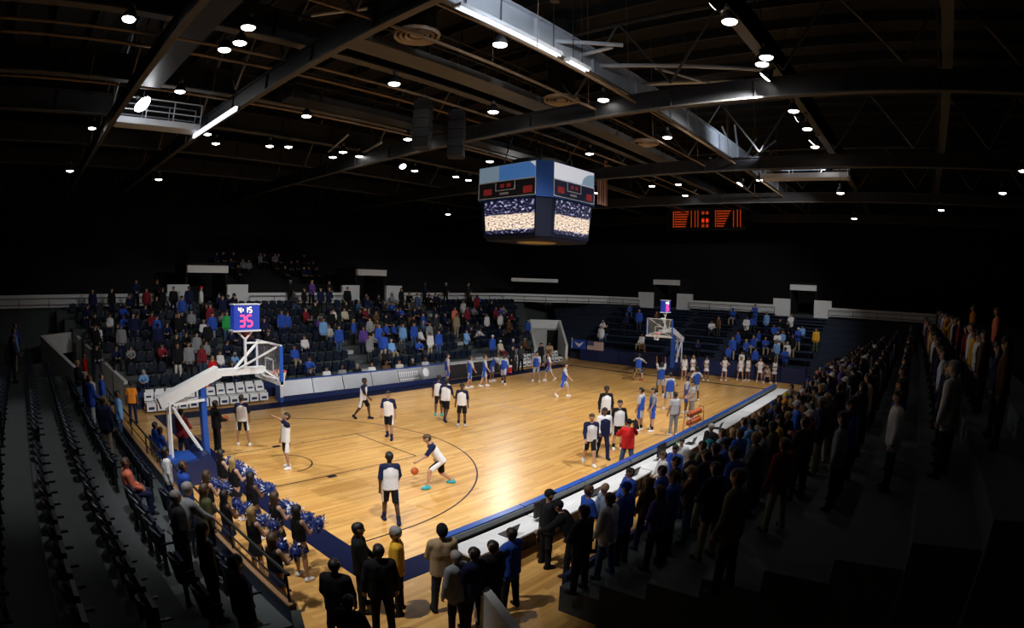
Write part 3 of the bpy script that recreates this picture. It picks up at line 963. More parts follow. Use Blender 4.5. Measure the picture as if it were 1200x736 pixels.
# ------------------------------------------------------------------ basketball hoops
M_GLASS = mat('backboard_glass', (0.75, 0.80, 0.80), 0.05)
_b = M_GLASS.node_tree.nodes['Principled BSDF']
_b.inputs['Transmission Weight'].default_value = 0.0
_b.inputs['Alpha'].default_value = 0.10
def hoop(loc, rz, label, nearby):
    r = empty('basketball_hoop', label, 'basketball hoop', loc, rz)
    # local frame: +X towards the court, board plane at X = 1.22, centre line Y = 0
    base = MB().prism([(-2.55, 0.0), (-0.95, 0.0), (-0.95, 0.42), (-1.25, 0.95), (-1.55, 0.75), (-2.55, 0.62)], -0.62, 0.62, axis=1)
    part(base, 'base', M_NAVYP, r, 'navy padded base')
    part(MB().box((-2.5, -0.4, 0.62), (-1.6, 0.4, 0.80)), 'ballast_box', M_BLUEP, r)
    part(MB().box((-1.20, -0.14, 0.42), (-1.03, 0.14, 2.75)), 'post_pad', M_BLUEP, r, 'tall blue post pad')
    boom = MB().beam((-2.55, 0, 2.40), (-0.55, 0, 3.20), 0.34, 0.34).beam((-0.75, 0, 3.16), (1.05, 0, 3.16), 0.26, 0.20)
    part(boom, 'boom', M_WHITEP, r, 'white boom arm')
    for y in (-0.16, 0.16):
        part(MB().beam((-2.30, y, 0.75), (-2.25, y, 2.45), 0.07, 0.07), 'strut', M_WHITEP, r)
        part(MB().beam((-2.20, y, 2.38), (-1.25, y, 0.80), 0.07, 0.07), 'strut', M_WHITEP, r)
        part(MB().beam((-2.20, y, 2.34), (-1.1, y, 2.42), 0.07, 0.07), 'strut', M_WHITEP, r)
    # braces from the arm to the board
    for y in (-0.75, 0.75):
        part(MB().tube((0.05, y * 0.15, 3.22), (1.15, y, 3.92), 0.035), 'brace', M_WHITEP, r)
        part(MB().tube((0.98, 0, 3.16), (1.16, y, 2.95), 0.03), 'brace', M_WHITEP, r)
    part(MB().tube((0.0, 0, 3.22), (0.85, 0, 4.02), 0.045), 'brace', M_WHITEP, r)
    part(MB().tube((0.40, 0, 4.0), (1.16, 0, 3.98), 0.03), 'brace', M_WHITEP, r)
    part(MB().tube((0.40, 0, 3.2), (0.40, 0, 4.15), 0.05).tube((0.40, 0, 4.1), (0.15, 0, 4.36), 0.035).tube((0.40, 0, 4.1), (0.65, 0, 4.36), 0.035), 'clock_post', M_WHITEP, r)
    bd = part(MB().box((1.20, -0.915, 2.90), (1.23, 0.915, 3.97)), 'backboard', M_GLASS, r, 'clear glass backboard')
    fr = MB()
    for y in (-0.915, 0.915):
        fr.box((1.17, y - 0.03, 2.88), (1.24, y + 0.03, 3.99))
    for z in (2.90, 3.97):
        fr.box((1.17, -0.93, z - 0.025), (1.24, 0.93, z + 0.025))
    part(fr, 'board_frame', M_WHITEP, bd)
    sq = MB()
    for y in (-0.295, 0.295):
        sq.box((1.232, y - 0.025, 3.05), (1.237, y + 0.025, 3.50))
    for z in (3.075, 3.475):
        sq.box((1.232, -0.32, z - 0.025), (1.237, 0.32, z + 0.025))
    part(sq, 'target_square', M_WHITEP, bd)
    pad = MB().box((1.14, -0.96, 2.78), (1.27, 0.96, 2.89))
    part(pad, 'board_pad', M_WHITEP, bd)
    for y in (-0.96, 0.90):
        part(MB().box((1.15, y, 2.80), (1.26, y + 0.06, 3.96)), 'side_pad', M_BLUEP, bd, 'blue side pad')
    rim = MB()
    n = 20
    pts = [(1.6 + 0.225 * math.cos(2 * math.pi * i / n), 0.225 * math.sin(2 * math.pi * i / n), 3.05) for i in range(n + 1)]
    rim.path(pts, 0.014, 6).box((1.22, -0.09, 2.98), (1.38, 0.09, 3.05))
    rm = part(rim, 'rim', mat('rim_orange', (0.80, 0.12, 0.03), 0.4), r, 'orange steel rim')
    net = MB()
    for i in range(10):
        for s in (1, -1):
            a0, a1, a2 = (2 * math.pi * (i + s * q) / 10 for q in (0, 0.5, 1.0))
            p = [(1.6 + rr * math.cos(a), rr * math.sin(a), z) for rr, a, z in ((0.225, a0, 3.04), (0.17, a1, 2.85), (0.135, a2, 2.62))]
            net.path(p, 0.008, 4)
    part(net, 'net', M_WHITEP, rm)
    # shot clock
    cl = part(MB().box((-0.04, -0.15, 4.40), (0.84, 0.15, 5.16)), 'shot_clock', mat('clock_blue', (0.02, 0.05, 0.42), 0.5, emit=0.18, ecol=(0.02, 0.06, 0.55)), r, 'blue shot clock box')
    part(MB().box((-0.08, -0.2, 4.36), (0.88, 0.2, 4.41)), 'clock_tray', M_WHITEP, cl)
    part(MB().box((-0.06, -0.17, 5.16), (0.86, 0.17, 5.19)), 'clock_lid', M_WHITEP, cl)
    for sgn in (1, -1):
        ux = (sgn, 0, 0)
        yy = -0.155 * sgn
        x0 = -0.04 if sgn == 1 else 0.84
        lit('4:15', (x0 + sgn * 0.16, yy, 4.93), ux, (0, 0, 1), 0.155, t=0.16, gap=0.38, name='game_time_digit', m=G_AMB, parent=cl)
        lit('35', (x0 + sgn * 0.20, yy, 4.52), ux, (0, 0, 1), 0.32, t=0.14, name='shot_clock_digit', m=G_RED, parent=cl)
    return r
hoop((0, CYM, 0), 0.0, 'portable basketball hoop whose blue clock shows 4:15 over 35', True)
hoop((LEN, CYM, 0), math.pi, 'portable basketball hoop in front of the end bleachers', False)

# ------------------------------------------------------------------ hanging scoreboard
def screen_material():
    m = bpy.data.materials.new('video_screen_picture')
    m.use_nodes = True
    nt = m.node_tree
    b = nt.nodes['Principled BSDF']
    tc = nt.nodes.new('ShaderNodeUVMap')
    sep = nt.nodes.new('ShaderNodeSeparateXYZ')
    nt.links.new(tc.outputs['UV'], sep.inputs[0])
    def noise(scale, det):
        n = nt.nodes.new('ShaderNodeTexNoise')
        n.inputs['Scale'].default_value = scale
        n.inputs['Detail'].default_value = det
        nt.links.new(tc.outputs['UV'], n.inputs['Vector'])
        return n
    def ramp(src, stops):
        r = nt.nodes.new('ShaderNodeValToRGB')
        while len(r.color_ramp.elements) < len(stops):
            r.color_ramp.elements.new(0.5)
        for e, (p, c) in zip(r.color_ramp.elements, stops):
            e.position = p
            e.color = (*c, 1)
        nt.links.new(src, r.inputs[0])
        return r
    crowd = ramp(noise(15, 3).outputs['Fac'], [(0.48, (0.004, 0.004, 0.015)), (0.57, (0.05, 0.05, 0.14)), (0.66, (0.45, 0.45, 0.65)), (0.74, (1, 1, 1))])
    court = ramp(noise(22, 4).outputs['Fac'], [(0.40, (0.20, 0.12, 0.14)), (0.46, (0.80, 0.58, 0.40)), (0.6, (0.98, 0.85, 0.70)), (0.7, (1, 1, 1))])
    edge = ramp(sep.outputs['Y'], [(0.0, (0, 0, 0)), (0.10, (0, 0, 0)), (0.13, (1, 1, 1)), (0.55, (1, 1, 1)), (0.58, (0, 0, 0))])
    mx = nt.nodes.new('ShaderNodeMix')
    mx.data_type = 'RGBA'
    nt.links.new(edge.outputs['Color'], mx.inputs['Factor'])
    nt.links.new(crowd.outputs['Color'], mx.inputs['A'])
    nt.links.new(court.outputs['Color'], mx.inputs['B'])
    b.inputs['Base Color'].default_value = (0.01, 0.01, 0.01, 1)
    nt.links.new(mx.outputs['Result'], b.inputs['Emission Color'])
    b.inputs['Emission Strength'].default_value = 0.75
    return m
def add_uv(me):
    uv = me.uv_layers.new(name='uv')
    for i, l in enumerate(me.loops):
        uv.data[i].uv = [(0, 0), (1, 0), (1, 1), (0, 1)][i % 4]
sb = empty('hanging_scoreboard', 'four-sided hanging scoreboard with video screens and blue corners', 'scoreboard', (LEN / 2, CYM, 0), math.radians(-2))
M_SB = mat('scoreboard_navy', (0.003, 0.006, 0.022), 0.7, spec=0.2)
M_SBB = mat('scoreboard_blue', (0.012, 0.055, 0.22), 0.7, spec=0.2)
M_SBD = mat('scoreboard_black', (0.006, 0.006, 0.012), 0.6)
SIGN = {'white': glow('sign_white', (0.74, 0.76, 0.84), 0.30), 'sky': glow('sign_sky', (0.07, 0.22, 0.60), 0.25), 'pale': glow('sign_pale_blue', (0.26, 0.38, 0.50), 0.25)}
M_FRM = mat('sign_frame', (0.5, 0.5, 0.5), 0.5)
M_SCR = screen_material()
WX, WY, H = 1.50, 1.72, 2.12
def oct8(k, z):
    return [(-H * k, WY * k, z), (-H * k, -WY * k, z), (-WX * k, -H * k, z), (WX * k, -H * k, z), (H * k, -WY * k, z), (H * k, WY * k, z), (WX * k, H * k, z), (-WX * k, H * k, z)]
def shell(k0, z0, k1, z1):
    a, b = oct8(k0, z0), oct8(k1, z1)
    return MB().add(a + b, [(i, (i + 1) % 8, 8 + (i + 1) % 8, 8 + i) for i in range(8)] + [tuple(range(8))[::-1], tuple(range(8, 16))])
part(shell(1.0, 9.62, 1.0, 11.18), 'upper_case', M_SBB, sb, 'blue upper case with cut corners')
part(shell(0.90, 7.98, 0.96, 9.62), 'lower_case', M_SB, sb, 'dark lower case')
part(shell(0.84, 7.86, 0.88, 7.98), 'bottom_ring', M_SB, sb)
part(MB().lathe([(0.0, 7.83), (0.9, 7.84), (0.9, 7.87)], 20), 'bottom_emblem', mat('tan_emblem', (0.35, 0.28, 0.16), 0.6), sb)
faces_ = [((-1, 0), (0, -1), WY), ((0, -1), (1, 0), WX), ((1, 0), (0, 1), WY), ((0, 1), (-1, 0), WX)]
for fi, (n_, t_, w_) in enumerate(faces_):
    n_, t_ = np.array((*n_, 0.0)), np.array((*t_, 0.0))
    def fp(u, z, off=0.0, k=1.0):
        return n_ * (H * k + off) + t_ * u * w_ * k + np.array((0, 0, z))
    def panel(u0, u1, z0, z1, off, k=1.0, k1=None):
        k1 = k if k1 is None else k1
        return [fp(u0, z0, off, k), fp(u1, z0, off, k), fp(u1, z1, off, k1), fp(u0, z1, off, k1)]
    sg = part(MB().quad(panel(-0.98, 0.98, 10.44, 11.15, 0.012)), 'sign_panel', SIGN['pale' if fi % 2 == 0 else 'white'], sb)
    if fi % 2 == 0:
        part(MB().quad(panel(-0.25, 0.97, 10.46, 11.13, 0.02)), 'sign_block', SIGN['sky'], sg)
        part(MB().add([fp(0.80, 11.13, 0.026), fp(0.97, 10.9, 0.026), fp(0.97, 11.13, 0.026)], [(0, 1, 2)]), 'sign_corner', SIGN['white'], sg)
    else:
        fan = [fp(0.97, 10.46, 0.02)] + [fp(0.97 - 0.62 * math.cos(a), 10.46 + 0.58 * math.sin(a), 0.02) for a in [math.pi / 2 * i / 8 for i in range(9)]]
        part(MB().add(fan, [tuple(range(len(fan)))]), 'sign_arch', SIGN['pale'], sg)
    sc = part(MB().quad(panel(-0.98, 0.98, 9.70, 10.42, 0.012)), 'score_panel', M_SBD if fi % 2 == 0 else mat('score_panel_navy', (0.008, 0.014, 0.06), 0.6), sb)
    fr = MB()
    for u0, u1, z0, z1 in ((-0.98, 0.98, 9.70, 10.42), (-0.36, 0.30, 10.02, 10.42)):
        for a, b in (((u0, z0), (u1, z0)), ((u1, z0), (u1, z1)), ((u1, z1), (u0, z1)), ((u0, z1), (u0, z0))):
            fr.beam(fp(a[0], a[1], 0.02), fp(b[0], b[1], 0.02), 0.035, 0.02, up=n_)
    part(fr, 'panel_frame', M_FRM, sc)
    # the figures cannot be read: dim red lamp blocks where they glow
    part(MB().quad(panel(-0.80, -0.50, 9.86, 10.14, 0.02)), 'lamp_block', G_DIM, sc)
    part(MB().quad(panel(0.58, 0.88, 9.80, 10.10, 0.02)), 'lamp_block', G_DIM, sc)
    part(MB().quad(panel(-0.20, -0.06, 10.14, 10.30, 0.02)), 'lamp_block', G_DIM, sc)
    part(MB().quad(panel(0.02, 0.16, 10.14, 10.30, 0.02)), 'lamp_block', G_DIM, sc)
    part(MB().quad(panel(-0.22, 0.10, 9.82, 9.92, 0.02)), 'name_strip', mat('grey_strip', (0.35, 0.35, 0.4), 0.6), sc)
    s_ = part(MB().quad(panel(-0.86, 0.97, 8.12, 9.58, 0.03, 0.905, 0.955)), 'video_screen', M_SCR, sb, 'lit video screen showing a court')
    add_uv(s_.data)
for x, y in ((-1.2, -1.2), (1.2, -1.2), (1.2, 1.2), (-1.2, 1.2)):
    part(MB().tube((x, y, 11.18), (x * 0.7, y * 0.7, 13.0), 0.03, n=6), 'hanger', M_STEEL_D, sb)
part(MB().lathe([(0.0, 11.18), (1.3, 11.18), (1.3, 11.6), (0.0, 11.6)], 16), 'hoist_drum', M_STEEL_D, sb)

# ------------------------------------------------------------------ end wall message board, flags, banners
eb = empty('message_board', 'dark message board high on the end wall with orange dot lettering', 'scoreboard', (41.5, 0, 0))
part(MB().box((0, 6.3, 11.25), (0.3, 14.0, 13.25)), 'case', M_BLACK, eb)
M_bars = G_ORG
def obar(y0, y1, z0, z1):
    f = lambda y: 6.75 + (y - 4.86) * 6.6 / 8.09
    g = lambda z: 11.5 + (z - 11.5)
    part(MB().box((-0.03, f(min(y0, y1)), g(z0)), (0.0, f(max(y0, y1)), g(z1))), 'lamp_bar', M_bars, eb)
for i in range(7):                      # block of bars, narrowing downwards
    z = 12.85 - i * 0.22
    obar(12.75, 11.05 + 0.06 * i * (i > 1), z, z + 0.10)
obar(12.95, 12.85, 11.5, 13.0)
for y in (10.75, 10.3, 9.95):
    obar(y, y - 0.09, 11.5, 13.0)
for z in (12.9, 12.3, 12.15, 11.75):
    for y in (9.45, 8.95):
        obar(y, y - 0.3, z - 0.26, z)
obar(7.85, 7.75, 11.5, 13.0)
for i in range(7):
    z = 12.85 - i * 0.22
    obar(7.65, 6.05 + 0.13 * i, z, z + 0.10)
for y in (5.75, 5.3, 4.95):
    obar(y, y - 0.09, 11.5, 13.0)
fl = empty('hanging_flag', 'striped national flag hung lengthwise from the roof by the scoreboard', 'flag', (24.6, 10.5, 0))
fm = MB()
for i in range(13):
    x0 = -0.62 + i * 1.24 / 13
    fm.quad([(x0, 0.05 * math.sin(i), 11.1), (x0 + 1.24 / 13, 0.05 * math.sin(i + 1), 11.1), (x0 + 1.24 / 13, 0.05 * math.sin(i + 1), 14.1), (x0, 0.05 * math.sin(i), 14.1)], i % 2)
part(fm, 'flag_cloth', [mat('flag_red', (0.35, 0.04, 0.04), 0.9), mat('flag_white', (0.55, 0.5, 0.46), 0.9)], fl)
part(MB().box((-0.62, -0.07, 13.0), (0.06, 0.07, 14.12)), 'canton', mat('flag_blue', (0.02, 0.03, 0.10), 0.9), fl)
part(MB().tube((-0.7, 0, 14.15), (0.7, 0, 14.15), 0.03), 'flag_pole', M_STEEL_D, fl)
part(MB().tube((-0.5, 0, 14.15), (-0.5, 0, 17), 0.01, n=4).tube((0.5, 0, 14.15), (0.5, 0, 17), 0.01, n=4), 'flag_cord', M_STEEL_D, fl)
b1 = empty('wall_flag', 'small striped flag hung on the padded wall beside the blue banner', 'flag', (31.86, 0, 0))
m1 = MB()
for i in range(13):
    z0 = 0.92 + i * 0.052
    m1.box((0, 14.55, z0), (0.02, 16.05, z0 + 0.052), i % 2)
part(m1, 'flag_cloth', [mat('pale_flag_red', (0.55, 0.22, 0.2), 0.9), mat('pale_flag_white', (0.7, 0.68, 0.66), 0.9)], b1)
part(MB().box((-0.005, 15.45, 1.25), (0.0, 16.05, 1.60)), 'canton', mat('pale_flag_blue', (0.06, 0.08, 0.2), 0.9), b1)
b2 = empty('wall_banner', 'royal blue banner with a white wing emblem on the padded wall', 'banner', (31.86, 0, 0))
part(MB().box((0, 16.2, 0.9), (0.02, 17.5, 1.62)), 'banner_cloth', F('royal'), b2)
part(MB().add([(-0.005, 17.3, 1.45), (-0.005, 16.85, 1.3), (-0.005, 16.4, 1.5), (-0.005, 16.65, 1.2), (-0.005, 16.85, 1.02), (-0.005, 17.1, 1.2)], [(0, 1, 5), (1, 2, 3), (1, 3, 4, 5)]), 'emblem', F('white'), b2)
part(MB().tube((0.0, 17.55, 0.9), (0.0, 17.55, 1.75), 0.03), 'banner_pole', M_WHITEP, b2)

# ------------------------------------------------------------------ far side courtside board and scorer's table
def led_material():
    m = mat('silver_board', (0.34, 0.35, 0.38), 0.30, 0.9, var=0.10, scale=1.5)
    return m
lb = empty('courtside_board', 'long silver courtside board with pale lettering on the far sideline', 'sign board', (0, 16.40, 0))
M_LED = led_material()
for i in range(6):
    x0 = 6.05 + i * 1.87
    p = part(MB().prism([(0.0, 0.26), (0.36, 0.26), (0.36, 0.98), (0.25, 0.98)], x0, x0 + 1.83, axis=0), 'board_panel', M_LED, lb)
    part(MB().box((x0, 0.22, 0.98), (x0 + 1.86, 0.38, 1.02)), 'top_trim', M_BLUEP, p)
part(MB().box((6.0, -0.04, 0.003), (17.3, 0.30, 0.26)), 'plinth', M_NAVYP, lb)
part(MB().box((5.85, -0.15, 0.003), (6.03, 0.4, 1.02)), 'end_post', M_BLUEP, lb)
part(MB().box((5.86, -0.17, 0.25), (6.02, -0.15, 0.9)), 'end_stripe', M_WHITEP, lb)
# the lettering is too blurred to read: a pale disc emblem and rows of pale strokes on the sloping face
M_LET = mat('board_letter_white', (0.8, 0.8, 0.82), 0.5)
def face(x, z, o=0.006):
    t = (z - 0.26) / 0.72
    return (x, 0.25 * t - o, z + o * 0.35)
em = [face(15.55 + 0.24 * math.cos(2 * math.pi * i / 20), 0.64 + 0.24 * math.sin(2 * math.pi * i / 20)) for i in range(20)]
part(MB().add(em, [tuple(range(20))]), 'board_emblem', M_LET, lb)
for j, (x0, n_) in enumerate(((13.55, 5), (14.35, 4))):
    mbx = MB()
    for q in range(n_):
        x = x0 + q * 0.16
        for a, b, c, d in ((x, x + 0.05, 0.52, 0.78), (x + 0.05, x + 0.11, 0.73, 0.78), (x, x + 0.12, 0.36, 0.41)):
            mbx.quad([face(a, c), face(b, c), face(b, d), face(a, d)])
    o_ = part(mbx, 'lettering_strokes', M_LET, lb)
    o_['kind'] = 'stuff'
st = empty('scorers_table', "long dark scorer's table with a pale top edge on the far sideline", 'table', (0, 16.45, 0))
for i in range(3):
    x0 = 17.4 + i * 2.1
    part(MB().box((x0, 0, 0.03), (x0 + 2.06, 0.05, 0.92)), 'front_panel', mat('charcoal_panel', (0.02, 0.02, 0.024), 0.4), st)
part(MB().box((17.4, -0.03, 0.92), (23.75, 0.65, 0.97)), 'table_top', M_CONC_L, st)
for x in (17.6, 20.6, 23.6):
    part(MB().box((x - 0.03, 0.5, 0.003), (x + 0.03, 0.6, 0.92)), 'leg', M_BLACK, st)

# ------------------------------------------------------------------ white bench chairs
def make_chair():
    r = empty('bench_chair', 'x', 'chair')
    part(MB().box((-0.23, -0.23, 0.42), (0.23, 0.23, 0.48)), 'seat', M_WHITEP, r)
    bk = part(MB().hexa([(-0.23, 0.20, 0.52), (0.23, 0.20, 0.52), (0.23, 0.24, 0.52), (-0.23, 0.24, 0.52), (-0.21, 0.27, 0.90), (0.21, 0.27, 0.90), (0.21, 0.31, 0.90), (-0.21, 0.31, 0.90)]), 'backrest', M_WHITEP, r)
    part(MB().box((-0.13, 0.21, 0.66), (0.13, 0.235, 0.74)), 'back_print', M_NAVYP, bk)
    fr = part(MB().box((-0.23, -0.245, 0.12), (0.23, -0.23, 0.42)), 'front_skirt', M_WHITEP, r)
    part(MB().box((-0.14, -0.252, 0.2), (0.14, -0.245, 0.32)), 'skirt_print', M_NAVYP, fr)
    for sx in (-1, 1):
        part(MB().tube((sx * 0.22, -0.2, 0.004), (sx * 0.22, -0.2, 0.42), 0.014, n=6), 'leg', M_CHROME, r)
        part(MB().tube((sx * 0.22, 0.26, 0.004), (sx * 0.22, 0.21, 0.55), 0.014, n=6), 'leg', M_CHROME, r)
    return r
CH0 = make_chair()
first = True
def chair(x, y, rz, label, group):
    global first
    if first:
        first = False
        CH0.location = (x, y, 0); CH0.rotation_euler = (0, 0, rz); CH0['label'] = label; CH0['group'] = group
        return CH0
    return copy_tree(CH0, (x, y, 0), rz, label, group)
for i in range(12):
    chair(-0.75 + i * 0.535, 16.88, 0, 'white bench chair, %s from the silver board in the front row' % ORD[11 - i], 'white bench chairs beside the silver board')
    if i not in (4, 5, 6):
        chair(-0.55 + i * 0.535, 17.48, 0, 'white bench chair, %s from the silver board in the back row' % ORD[11 - i], 'white bench chairs beside the silver board')
for i in range(10):
    chair(24.3 + i * 0.55, 16.95, 0, "white bench chair, %s from the dark scorer's table" % ORD[i], 'white bench chairs by the far corner')

# drink coolers
def cooler(loc, label):
    r = empty('drink_cooler', label, 'cooler', loc)
    part(MB().lathe([(0.0, 0), (0.19, 0), (0.22, 0.40), (0.0, 0.40)], 14), 'body', F('red'), r, smooth=False)
    part(MB().lathe([(0.0, 0.40), (0.23, 0.40), (0.21, 0.50), (0.0, 0.52)], 14), 'lid', M_WHITEP, r)
    part(MB().box((-0.03, -0.26, 0.05), (0.03, -0.19, 0.10)), 'spigot', M_WHITEP, r)
    return r
tb = empty('side_table', 'small white table behind the bench chairs', 'table', (2.4, 17.60, 0))
cooler((22.5, 16.12, 0.97 - 0.97 + 0.003), "red drink cooler with white lid beside the dark scorer's table")
part(MB().box((-0.3, -0.12, 0.80), (0.3, 0.14, 0.84)), 'table_top', M_WHITEP, tb)
for sx in (-1, 1):
    part(MB().box((sx * 0.26 - 0.02, -0.02, 0.003), (sx * 0.26 + 0.02, 0.02, 0.80)), 'leg', M_CHROME, tb)
cooler((2.4, 17.61, 0.84), 'red drink cooler with white lid among the bench chairs')

# ------------------------------------------------------------------ press tables along the near sideline
def make_table():
    r = empty('press_table', 'x', 'table')
    L = 2.44
    part(MB().box((0.01, 0.02, 0.02), (L - 0.01, 0.06, 0.80)), 'front_panel', M_NAVYP, r)
    part(MB().box((0.008, -0.08, 0.78), (L - 0.008, 0.10, 0.90)), 'top_cushion', M_BLUEP, r, 'blue vinyl top cushion')
    part(MB().box((0.01, -0.12, 0.77), (L - 0.01, -0.085, 0.87)), 'back_board', mat('grey_laminate', (0.16, 0.17, 0.17), 0.6), r)
    part(MB().box((0.01, -0.10, 0.69), (L - 0.01, 0.018, 0.77)), 'recess', M_BLACK, r)
    part(MB().box((0.01, -0.84, 0.66), (L - 0.01, -0.16, 0.70)), 'table_top', M_WHITEP, r, 'white table top')
    for x in (0.12, L - 0.12):
        part(MB().box((x - 0.02, -0.8, 0.003), (x + 0.02, -0.75, 0.66)), 'leg', M_BLACK, r)
    part(MB().box((0.05, -0.5, 0.06), (L - 0.05, -0.46, 0.66)), 'modesty_panel', M_BLACK, r)
    return r
T0 = make_table()
for i in range(10):
    lab = 'press table with blue cushioned edge and white top, %s from the tunnel corner' % ORD[i]
    loc = (0.75 + i * 2.46, -1.02, 0)
    if i == 0:
        T0.location = loc; T0['label'] = lab; T0['group'] = 'press tables along the near sideline'
    else:
        copy_tree(T0, loc, None, lab, 'press tables along the near sideline')
def laptop(x, y, label, rz=0.0):
    r = empty('laptop', label, 'laptop', (x, y, 0.70), rz)
    part(MB().box((-0.17, -0.12, 0.0), (0.17, 0.12, 0.02)), 'keyboard_base', M_BLACK, r)
    part(MB().hexa([(-0.17, 0.11, 0.02), (0.17, 0.11, 0.02), (0.17, 0.125, 0.02), (-0.17, 0.125, 0.02), (-0.17, 0.19, 0.25), (0.17, 0.19, 0.25), (0.17, 0.205, 0.25), (-0.17, 0.205, 0.25)]), 'screen', M_BLACK, r)
    return r
def monitor(x, y, label):
    r = empty('monitor', label, 'monitor', (x, y, 0.70))
    part(MB().box((-0.14, -0.08, 0.0), (0.14, 0.08, 0.02)), 'base', M_BLACK, r)
    part(MB().box((-0.03, -0.02, 0.02), (0.03, 0.02, 0.15)), 'stand', M_BLACK, r)
    part(MB().box((-0.26, -0.03, 0.12), (0.26, 0.03, 0.50)), 'screen', M_BLACK, r)
    return r
monitor(9.3, -1.55, 'black monitor on the press table beyond the red-jacketed cameraman')
monitor(3.2, -1.6, 'black monitor on the press table by the security guard')
for i, x in enumerate((2.1, 5.3, 7.4, 11.6, 14.3)):
    laptop(x, -1.55, 'open black laptop on the %s press table' % ORD[int((x - 0.75) // 2.46)], math.pi)
for i, x in enumerate((1.5, 4.5, 6.2, 8.4, 11.0, 13.4, 16.1, 18.4)):
    o = put('paper_sheet', MB().box((-0.15, -0.105, 0.0), (0.15, 0.105, 0.004)).mesh('paper_sheet', F('white')), None, (x, -1.45, 0.70), 0.3 * (i % 3))
    tag(o, 'white paper sheet lying on the %s press table' % ORD[int((x - 0.75) // 2.46)], 'paper', 'papers on the press tables')
o = MB().lathe([(0.0, 0), (0.033, 0), (0.033, 0.15), (0.013, 0.19), (0.013, 0.21), (0.0, 0.21)], 10).build('drink_bottle', mat('green_bottle', (0.05, 0.5, 0.15), 0.3), None, (10.9, -1.35, 0.70))
tag(o, 'bright green drink bottle on a press table', 'bottle')

# ------------------------------------------------------------------ basketballs and ball rack
M_BALL = mat('basketball_leather', (0.62, 0.12, 0.025), 0.55, var=0.15, scale=60)
def _ball_mesh():
    return MB().ball((0, 0, 0), 0.121, 16, 10).mesh('basketball', M_BALL, True)
BALL = _ball_mesh()
_seam = MB()
for pl_ in range(3):
    pts = []
    for i in range(17):
        t = 2 * math.pi * i / 16
        c, s = 0.1215 * math.cos(t), 0.1215 * math.sin(t)
        pts.append([(c, s, 0), (c, 0, s), (0, c, s)][pl_])
    _seam.path(pts, 0.0028, 4)
SEAM = _seam.mesh('seam', M_BLACK)
def ball(pos, label, group=None):
    o = put('basketball', BALL, None, pos)
    put('seam', SEAM, o)
    return tag(o, label, 'basketball', group)
g_ = hit((486, 563), 2, 0.0)
ball((g_[0], g_[1], 0.30), 'orange basketball bouncing in front of the leaning dribbler')
rk = hit((812, 505), 2, 0.0)
rack = empty('ball_rack', 'low steel ball rack by the press tables', 'ball rack', (rk[0], rk[1], 0), 0.0)
for z in (0.35, 0.72):
    part(MB().tube((-0.75, -0.09, z), (0.75, -0.09, z), 0.015, n=6).tube((-0.75, 0.09, z), (0.75, 0.09, z), 0.015, n=6), 'shelf_rail', M_CHROME, rack)
for sx in (-1, 1):
    part(MB().tube((sx * 0.75, -0.16, 0.06), (sx * 0.75, -0.12, 0.95), 0.018, n=6).tube((sx * 0.75, 0.16, 0.06), (sx * 0.75, 0.12, 0.95), 0.018, n=6).tube((sx * 0.75, -0.12, 0.95), (sx * 0.75, 0.12, 0.95), 0.018, n=6), 'end_frame', M_CHROME, rack)
    for sy in (-1, 1):
        part(MB().ball((sx * 0.75, sy * 0.16, 0.035), 0.032, 8, 6), 'wheel', M_BLACK, rack)
for q, z in enumerate((0.35, 0.72)):
    for i in range(5):
        ball((rk[0] - 0.58 + i * 0.29, rk[1], z + 0.105), 'basketball on the %s shelf of the ball rack, %s along' % (('lower', 'upper')[q], ORD[i]), 'basketballs on the rack')
# ------------------------------------------------------------------ seats
def seat_meshes():
    bk = MB()
    n = 6
    for i in range(n):
        a0, a1 = (-0.5 + i / n), (-0.5 + (i + 1) / n)
        def c(a, z, o):
            return (-0.20 + 0.10 * (2 * a) ** 2 - (z - 0.35) * 0.16 + o, a * 0.46, z)
        top0 = 0.86 - 0.10 * (2 * abs(a0)) ** 3
        top1 = 0.86 - 0.10 * (2 * abs(a1)) ** 3
        bk.hexa([c(a0, 0.36, -0.02), c(a1, 0.36, -0.02), c(a1, 0.36, 0.02), c(a0, 0.36, 0.02), c(a0, top0, -0.02), c(a1, top1, -0.02), c(a1, top1, 0.02), c(a0, top0, 0.02)])
    st_ = MB().hexa([(-0.17, -0.21, 0.40), (-0.10, -0.21, 0.38), (-0.10, 0.21, 0.38), (-0.17, 0.21, 0.40), (-0.14, -0.20, 0.80), (-0.07, -0.20, 0.79), (-0.07, 0.20, 0.79), (-0.14, 0.20, 0.80)])
    lg = MB().box((-0.20, -0.245, 0.0), (-0.12, -0.225, 0.62)).box((-0.18, -0.25, 0.60), (0.06, -0.215, 0.635))
    return bk, st_, lg
_bk, _st, _lg = seat_meshes()
ME_BK, ME_ST, ME_LG = _bk.mesh('backrest', M_SEAT), _st.mesh('seat', M_SEAT), _lg.mesh('arm_frame', mat('seat_frame_black', (0.015, 0.015, 0.018), 0.4))
_all = MB()
for q in (_bk, _st, _lg):
    _all.add(q.v, q.f)
ME_SEAT = _all.mesh('stadium_seat', M_SEAT)
TAKEN = {}
